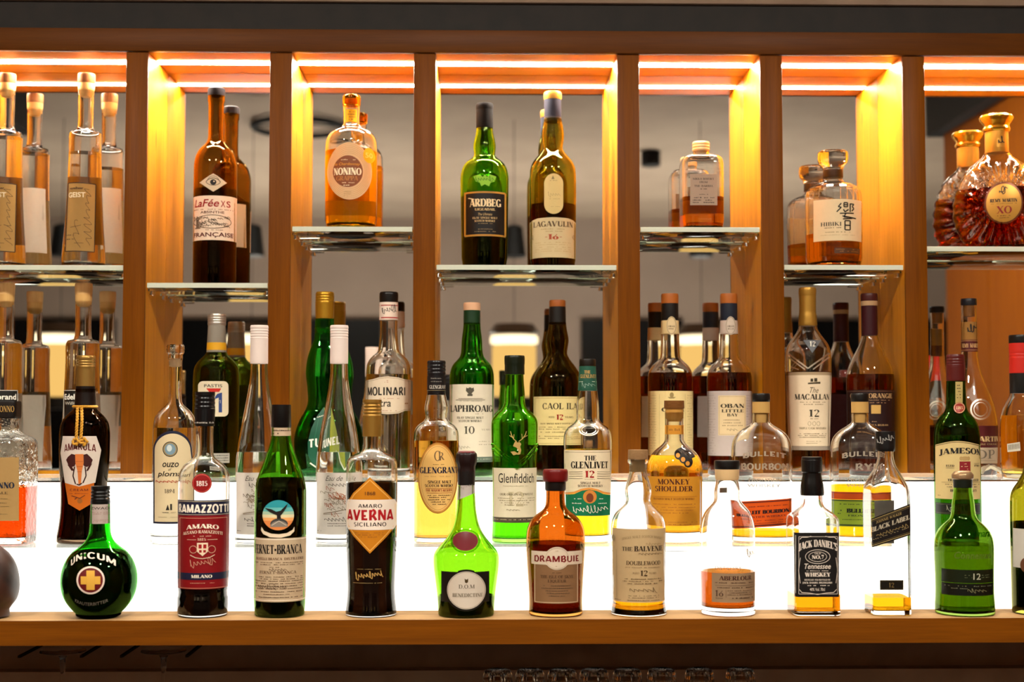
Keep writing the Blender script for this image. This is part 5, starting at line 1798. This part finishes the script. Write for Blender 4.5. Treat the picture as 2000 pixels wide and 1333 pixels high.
b = bot('whisky_bottle', 'pale whisky bottle with red and black neck cut by the right edge', 'bottle', BK, 1994.5, 2.345, Z2)
b.glass('766,21.4 776,24 786,30 800,37 815,41 840,43 905,43|931,40', CLEAR, (812, GOLDP), base=.008)
b.solid('cap', '655,21.4 657,22.3 669,22.3|671,21.8', flat('14110f', .35))
b.solid('red_sleeve', '671,22.2 729,22.4|730,22', flat('b0241a', .4), rib=(688, 700, 6, .5))
b.solid('neck_sleeve', '729.5,22.2 768,22.4|769,22', flat('14110f', .45))
L = b.label([(1967, 868), (1992, 864), (1993, 881), (1968, 884)], paper('cfc4b0', .05))
for q in range(9):
    L.poly('5a5044', [(1969.5 + q * 2.5, 870 - q * .4), (1970.6 + q * 2.5, 869.8 - q * .4), (1971 + q * 2.5, 880 - q * .4), (1970 + q * 2.5, 880.2 - q * .4)])
b.done()

# a crumpled receipt lying beside the cut-off bottle
p = at(1960, 900, 2.42)
bm = bmesh.new()
nx, ny = 14, 6
G = [[bm.verts.new((-.045 + .09 * i / nx, -.02 + .035 * j / ny, .0012 + .016 * abs(math.sin(i * .45)) * (1 - i / nx * .8) + .004 * math.sin(j * 1.3 + i))) for i in range(nx + 1)] for j in range(ny + 1)]
for j in range(ny):
    for i in range(nx):
        bm.faces.new((G[j][i], G[j][i + 1], G[j + 1][i + 1], G[j + 1][i]))
zmin = min(v.co.z for v in bm.verts)
for v in bm.verts:
    v.co.z -= zmin
o = link('paper_slip', bm, paper('c0b49c', .2), None, 60)
o.location = (X(1955, 2.41), Y(2.410), Z2 + .0004)
tag(o, 'crumpled pale paper slip lying beside the red-necked bottle', 'paper')

# ---------------------------------------------------------------- glass shelves
prG = '176,16 250,16.5 256,19|259,30 263,32 300,32.5 360,34 420,37 480,41.5 508,43.5|518,42.5'
for k_, (uc, lab, lv, dz) in enumerate(((10, 'tall cork-topped bottle with tan handwritten label cut by the left edge, top shelf', 270, 0), (165, 'tall cork-topped bottle with tan handwritten label on the far left glass shelf', 300, 0))):
    o = uc - 165
    b = bot('fruit_spirit_bottle', lab, 'bottle', UP_, uc, 2.497, SZ[0])
    b.glass(prG, CLEAR, (lv, WATER), base=.009)
    b.solid('cork_top', '145,16.8 147,17.6 162,17.4|164,16.8', wood('z', '6a4022', '8a5a36', seed=3))
    b.solid('cork', '164,17 176,16.4 187,12.8|190,10', wood('z', 'b58a50', 'cca468', seed=4))
    L = b.label([(134 + o, 356), (187 + o, 358), (184 + o, 492), (127.5 + o, 491)], paper('b08a52', .38))
    L.line('2a1a12', [(134 + o, 356.5), (187 + o, 358.5), (184 + o, 491.5), (128 + o, 490.5), (134 + o, 356)], 1.6)
    L.text('GEIST', 135 + o, 167 + o, 375.5, 385.5, 'd8c4a0', 'b', 2.6).text('vogelbeer', 137 + o, 163 + o, 365, 370.5, '3a2418', 'b', 2.6)
    L.scrawl('3a2a1c', 368, 478, 171 + o, 6, .7, 24, vert=True, seed=3 + k_).scrawl('3a2a1c', 430, 482, 150 + o, 9, .7, 8, vert=True, seed=9 + k_).line('3a2a1c', [(145 + o, 475), (163 + o, 475)], .7).line('3a2a1c', [(138 + o, 444), (158 + o, 440)], .7).micro('5a4630', 131 + o, 145 + o, [458, 466], 2.4)
    b.label([(150 + o, 349), (199 + o, 349), (204 + o, 482), (148 + o, 482)], paper('dcd2c2', .18), off=.0005, side=-1, name='back_label')
    b.label([(150 + o, 349), (199 + o, 349), (204 + o, 482), (148 + o, 482)], flat('b06a22', .7), off=.0002, side=-1, name='label_backing')
    b.done()

b = bot('absinthe_bottle', 'tall brown bottle with an eye emblem and cream label', 'bottle', UP_, 420, 2.5, SZ[1])
b.glass('186,16.9 199,16.9|200.5,15.4 265,15.4 276,17 284,23 293,32 305,38.5 320,42 345,42.7 548,42.3|558,40', glass((.26, .10, .010), 1.5, 4), (372, liq((.02, .004, .002))))
b.solid('cap', '172.5,14 175,17 186,17.1|188,16.9', flat('151012', .8, 0, .08))
L = b.label([(416.5, 339), (424, 343), (443, 356), (424, 370), (416.5, 374.5), (409, 370), (390, 356), (409, 343)], paper('c8b498', .05))
L.line('3a2a1c', ell(416.5, 360, 15, 12, 14, 200, 340), 1.4).line('3a2a1c', ell(416.5, 352, 15, 10, 14, 25, 155), 1).poly('1c1410', ell(416.5, 356, 6, 5.5)).poly('c8b498', ell(418, 354.5, 1.5, 1.5)).line('3a2a1c', ell(416.5, 359, 13, 15, 12, 215, 325), .8)
L = b.label(rect(375.5, 382, 462.8, 469), paper('dcc4ac', .05))
L.text('LaFée', 381, 428, 389, 404, '8a1c1c', 'b', 2.4, slant=.25).text('X', 431, 440, 391.5, 404, '8a1c1c', 'b', 2).text('S', 442, 450, 391.5, 404, '8a1c1c', 'b', 2)
L.micro('7a4a3a', 380, 455, [408], 1.8).text('ABSINTHE', 392, 438, 412, 417, '5a2a22', 'b', 1.8).text('FRANÇAISE', 380, 455, 454, 464.5, '54241e', 'b', 2.2)
L.line('6a584a', ell(415, 433, 36, 13, 30) + [(451, 433)], 1.2)
for q in range(34):
    r = random.Random(q)
    cu, cv = 415 + r.uniform(-31, 31), 433 + r.uniform(-10, 9)
    L.scrawl('5f5044', cu - 5, cu + 5, cv, 2.4, .7, 7, seed=q)
L.poly('5f5044', rect(384, 428, 389, 444), rect(382, 444, 392, 446)).micro('6a4a3a', 395, 435, [448.5], 1.4)
b.label(rect(378, 385, 460, 472), paper('cfc0a4', .05), side=-1, name='back_label')
b.done()

b = bot('grappa_bottle', 'round-shouldered amber bottle with a round cream label and brown disc', 'bottle', UP_, 686, 2.5, SZ[2])
b.glass('207,16.6 245,16.9 250,22 256,34 263,43 273,48.5 286,50.5 430,50.5|446,47', glass((.98, .95, .86), 1.5, 4), (298, liq((.97, .62, .02))), base=.012)
b.solid('stopper', '186.5,15.5 189,17.4 206,17.4|208,16.8', glass((.75, .30, .02), 1.45, 2))
b.solid('stopper_core', '194,8 203,8.4|204,8', flat('7a3a10', .5))
L = b.label(rect(676, 213, 697, 238), paper('c08a20', .2))
L.micro('6a4a14', 679, 694, [217, 222, 227, 232], 2.6)
L = b.label(ell(682.8, 334, 43.5, 56, 56), paper('ddb88c', .25))
for k_ in range(6):
    L.oring('c09666', 682, 334, 41 - k_ * 2.1, 53 - k_ * 3.6, .6)
L.poly('7a4426', ell(679.5, 334.6, 29, 31, 40))
L.text('NONINO', 652.5, 706, 327, 342, 'e6d0ac', 's', 1.9).text('GRAPPA', 657, 699, 343.5, 353, 'a86a34', 's', 1.5).text('lo Chardonnay', 654.5, 703, 317.5, 324.5, 'd08a2c', 'b', 1.6, slant=.2).micro('d8b890', 663, 694, [311], 2.2).micro('d8b890', 666, 692, [356], 2).micro('e0c8a0', 671, 683, [361], 2.2)
L.micro('b08a5a', 672, 686, [374, 378, 382], 2)
L = b.label(ell(720.5, 301, 11.5, 15, 32), flat('d09a1c', .4), off=.0006)
L.text('50', 713, 727, 296, 306, 'e6c060', 'b', 1.6)
b.label(rect(652, 396, 712, 421), paper('d0a860', .2), side=-1, name='back_label')
b.done()

b = bot('whisky_bottle', 'green bottle with a black gold-edged label on the middle glass shelf', 'bottle', UP_, 946.3, 2.5, SZ[3])
b.glass('247,15.8 262,17.3 275,20.5 288,22 298,21 305,21 311,27 319,37 330,43.5 345,46.8 365,47 420,46 505,44.5|520,42', glass((.13, .50, .008), 1.5, 4), (386, liq((.03, .014, .004))))
b.solid('cap', '203,16 205,17 214,17|215.5,16.4', flat('120e0c', .8, 0, .08))
b.solid('neck_sleeve', '215,16.6 249,16.8|251,16.5', flat('120e0c', .8, 0, .08))
L = blank(b)
L.poly('7fae2a', [(925, 344), (937, 341), (943, 346), (947, 341), (951, 346), (957, 341), (969, 344), (966, 354), (958, 357), (955, 364), (947, 360), (940, 364), (937, 357), (929, 354)])
L.scrawl('3a6a10', 928, 966, 350, 4, 1, 22, seed=3)
printed(b, L, 'knotwork_mark')
L = b.label(rect(906.5, 373, 988.5, 462), flat('16110f', .45))
L.frame('a8772c', 908.5, 375.5, 986.5, 459.5, 3.4)
L.text('ARDBEG', 917.5, 978, 388, 404, 'd8bf94', 's', 1.7).line('d8bf94', [(915, 386), (926, 389)], 1.6).text('UIGEADAIL', 927.5, 967, 406.5, 411.5, 'b89a6a', 's', 1.6)
L.text('The Ultimate', 934, 961, 416, 421, 'b89a6a', 'b', 1, slant=.3).text('ISLAY SINGLE MALT', 923, 971, 423.5, 427.5, 'b89a6a', 's', 1.4).text('SCOTCH WHISKY', 927, 967, 429.5, 433.5, 'b89a6a', 's', 1.4).micro('8a7450', 934, 962, [436, 447], 1.4).micro('8a7450', 927, 968, [451.5], 1.6)
b.done()

b = bot('whisky_bottle', 'olive bottle with gold cap, oval and cream labels on the middle glass shelf', 'bottle', UP_, 1079.8, 2.5, SZ[3])
b.glass('230,16.6 242,18.8 255,21.3 267,22 280,20.7 291,19.5 299,24 307,31 317,39 329,43.8 343,45.2 505,44.3|520,42', OLIVE, (402, liq((.10, .02, .006))))
b.solid('cap', '180.5,16.4 183,17.6 193,17.6|195.5,17', flat('a8792c', .4, .3))
b.solid('neck_sleeve', '195,16.7 230,16.9|231,16.6', flat('2e2e38', .7, 0, .1))
b.solid('sleeve_edge', '230.5,17 238,17.4|239,17', flat('2c2420', .4))
pill = [(1081.5 + 18.5 * math.cos(math.radians(a)), 358 + 19 * math.sin(math.radians(a))) for a in range(180, 361, 12)] + [(1081.5 + 18.5 * math.cos(math.radians(a)), 399 + 19 * math.sin(math.radians(a))) for a in range(0, 181, 12)]
L = b.label(pill, paper('c8b078', .05))
L.poly('7a6844', [(1077, 350), (1080, 343), (1083, 350)]).micro('8a7850', 1074, 1088, [352], 1.6).scrawl('9a8658', 1070, 1094, 380, 4, .6, 16, seed=3).micro('9a8658', 1070, 1093, [388, 403], 1.4)
L = b.label([(1035, 431), (1040, 428), (1050, 425.5), (1079, 424.5), (1110, 425.5), (1119, 428), (1124.5, 431), (1124.5, 503), (1035, 503)], paper('c0ac84', .05))
L.text('LAGAVULIN', 1042, 1118, 431.5, 443, '54422a', 's', 1.5).text('16', 1071, 1091, 457.5, 468, '9a4428', 's', 1.7).line('9a4428', [(1065, 463), (1069, 463)], 1).line('9a4428', [(1093, 463), (1097, 463)], 1)
L.micro('9a8458', 1057, 1106, [446.5, (451, 1066, 1098)], 2).micro('a89060', 1046, 1114, [473, (477, 1052, 1108), 482, 486, 490], 1.5).scrawl('8a744a', 1038, 1043, 462, 4, .7, 6, seed=2).scrawl('8a744a', 1117, 1121, 462, 4, .7, 6, seed=2)
b.done()

b = bot('whisky_bottle', 'small square half-full bottle with a grey label', 'bottle', UP_, 1369.3, 2.5, SZ[4], rot=0)
b.glass('294,15.2,2 304,15.8,2|304.6,19,2.2 306,30,3.5 311,36.5,5 320,39.4,5.5 330,40,5.5 435,40,5.5|447,38,5.5', CLEAR, (389, liq((.80, .24, .012))), base=.008, seg=72)
b.solid('cap', '278,15.6 280,16.9 294,17|296.5,15.8', flat('c9a878', .35, .4), rib=(282, 293, 5.5, .6))
L = b.label(rect(1348, 340, 1401, 401), paper('a08a78', .12))
L.text('NIKKA WHISKY', 1353, 1395, 347.5, 351.5, '54443a', 's', 1.4).text('FROM', 1366, 1382, 354, 358, '54443a', 's', 1.4).text('THE BARREL', 1356, 1393, 361.5, 365.5, '54443a', 's', 1.4).micro('54443a', 1368, 1381, [368.5, (379, 1366, 1383)], 2).micro('3f332c', 1353, 1395, [385, 390, 394.5], 2.6)
b.label(rect(1339, 366, 1399, 420), paper('b8a890', .1), side=-1, name='back_label')
b.done()

b = bot('whisky_decanter', 'faceted decanter with a large round glass stopper and brushed character', 'bottle', UP_, 1627.5, 2.5, SZ[5])
b.glass('331,17.5 352,18 357,24 361,36 367,47 376,54 390,56 505,55.5|521,52', CLEAR, (460, liq((.72, .34, .03))), base=.010, seg=24, smooth=8)
b.solid('stopper', '296,26 298,29 303,30 314,30 319,28 325,22|332,20', glass((.95, .93, .88), 1.5, 2), 24, smooth=12)
b.solid('collar', '333,19.6 347.5,20|348.5,19.4', flat('3a2412', .4))
L = b.label(rect(1589, 389, 1682, 470), paper('d8c29c', .12))
kj = '1a1411'
L.text('HIBIKI', 1603, 1643.5, 433.5, 441.5, '2a2018', 's', 1.1).micro('4a3a2a', 1603, 1643, [444], 1.8).micro('8a7652', 1612, 1660, [452.5], 1.8).micro('a08c64', 1603, 1672, [458.5], 1)
for st_ in ([(1643, 397), (1637, 404), (1643, 405), (1634, 414)], [(1648, 396), (1648, 404), (1655, 404), (1655, 396), (1648, 396)], [(1648, 400), (1655, 400)], [(1647, 409), (1650, 414), (1657, 409)], [(1660, 398), (1667, 398), (1664, 403), (1667, 407), (1663, 412)], [(1660, 397), (1660, 414)],
            [(1640, 417), (1667, 416)], [(1645, 422), (1671, 426)], [(1652, 416), (1648, 424), (1657, 424)], [(1646, 428), (1664, 426)], [(1650, 431), (1650, 449)], [(1650, 431), (1660, 431), (1660, 449), (1650, 449)], [(1650, 440), (1660, 440)]):
    L.line(kj, st_, 2.3)
L = b.label(rect(1630, 484, 1679, 495), flat('4a2a14', .5))  # dark band painted for a reflection in the base, not a paper label
L.micro('8a5a2c', 1633, 1676, [486, 490], 2)
b.done()

b = bot('cognac_decanter', 'fluted round decanter of red cognac with a gold stopper', 'bottle', UP_, 1948, 2.5, SZ[6], ratio=.5)
zc, xc = b.z(398), (1960 - 1948) * b.k


def flute(x, y, z):
    dx, dz = x - xc, z - zc
    r = math.hypot(dx, dz * .95)
    k = max(0.0, min(1.0, (r - 34 * b.k) / (14 * b.k)))
    k *= max(0, min(1, (b.z(318) - z) / .012))
    a = math.atan2(dz, dx)
    return (x * (1 + .012 * k * math.cos(26 * a)), y * (1 + .17 * k * math.cos(26 * a)), z)


b.glass('294,23 306,30 315,42 330,60 345,70 362,78.5 385,86.5 408,89 432,87.5 452,81 470,71|485,62', glass((.94, .90, .84), 1.5, 4), (370, liq((.34, .03, .006))), wall=.003, base=.009, seg=192, warp=flute, smooth=70)
b.solid('stopper', '225,24 226.5,31 230,34 235,33 243,27 249,23.5|250,23', flat('c8962c', .2, .9), ratio=1)
b.solid('neck_ring', '247.5,22 249,26 253,28 257,26.5|259,23.6', flat('c8962c', .22, .85), ratio=1)
o, T = b.solid('neck_sleeve', '258,23.2 299,23.6|300,23', flat('b98432', .35, .5), ratio=1, store=True)
L = b.label(rect(1947, 270, 1962, 287), flat('b98432', .35, .5), T=T, ratio=1)
L.scrawl('2a1c10', 1949, 1961, 278, 6, 2, 8, seed=5, slope=-.6)
L = b.label(ell(1960, 397, 36, 41, 44), flat('5a2a10', .3, .3), off=.0035)
L.poly(flat('a8782e', .35, .4), ell(1960, 397, 33, 37.5, 44))
L.text('REMY MARTIN', 1934, 1985, 388, 395.5, '2a1c10', 's', 1.9).micro('4a3418', 1936, 1984, [397.5], 1.2).text('XO', 1946.5, 1975, 402.5, 418, '7a1c18', 's', 1.3).micro('4a3418', 1948, 1974, [421, (425, 1952, 1970)], 1.8).scrawl('2a1c10', 1951, 1967, 377, 7, 1.8, 9, seed=7, slope=-.7)
b.done()
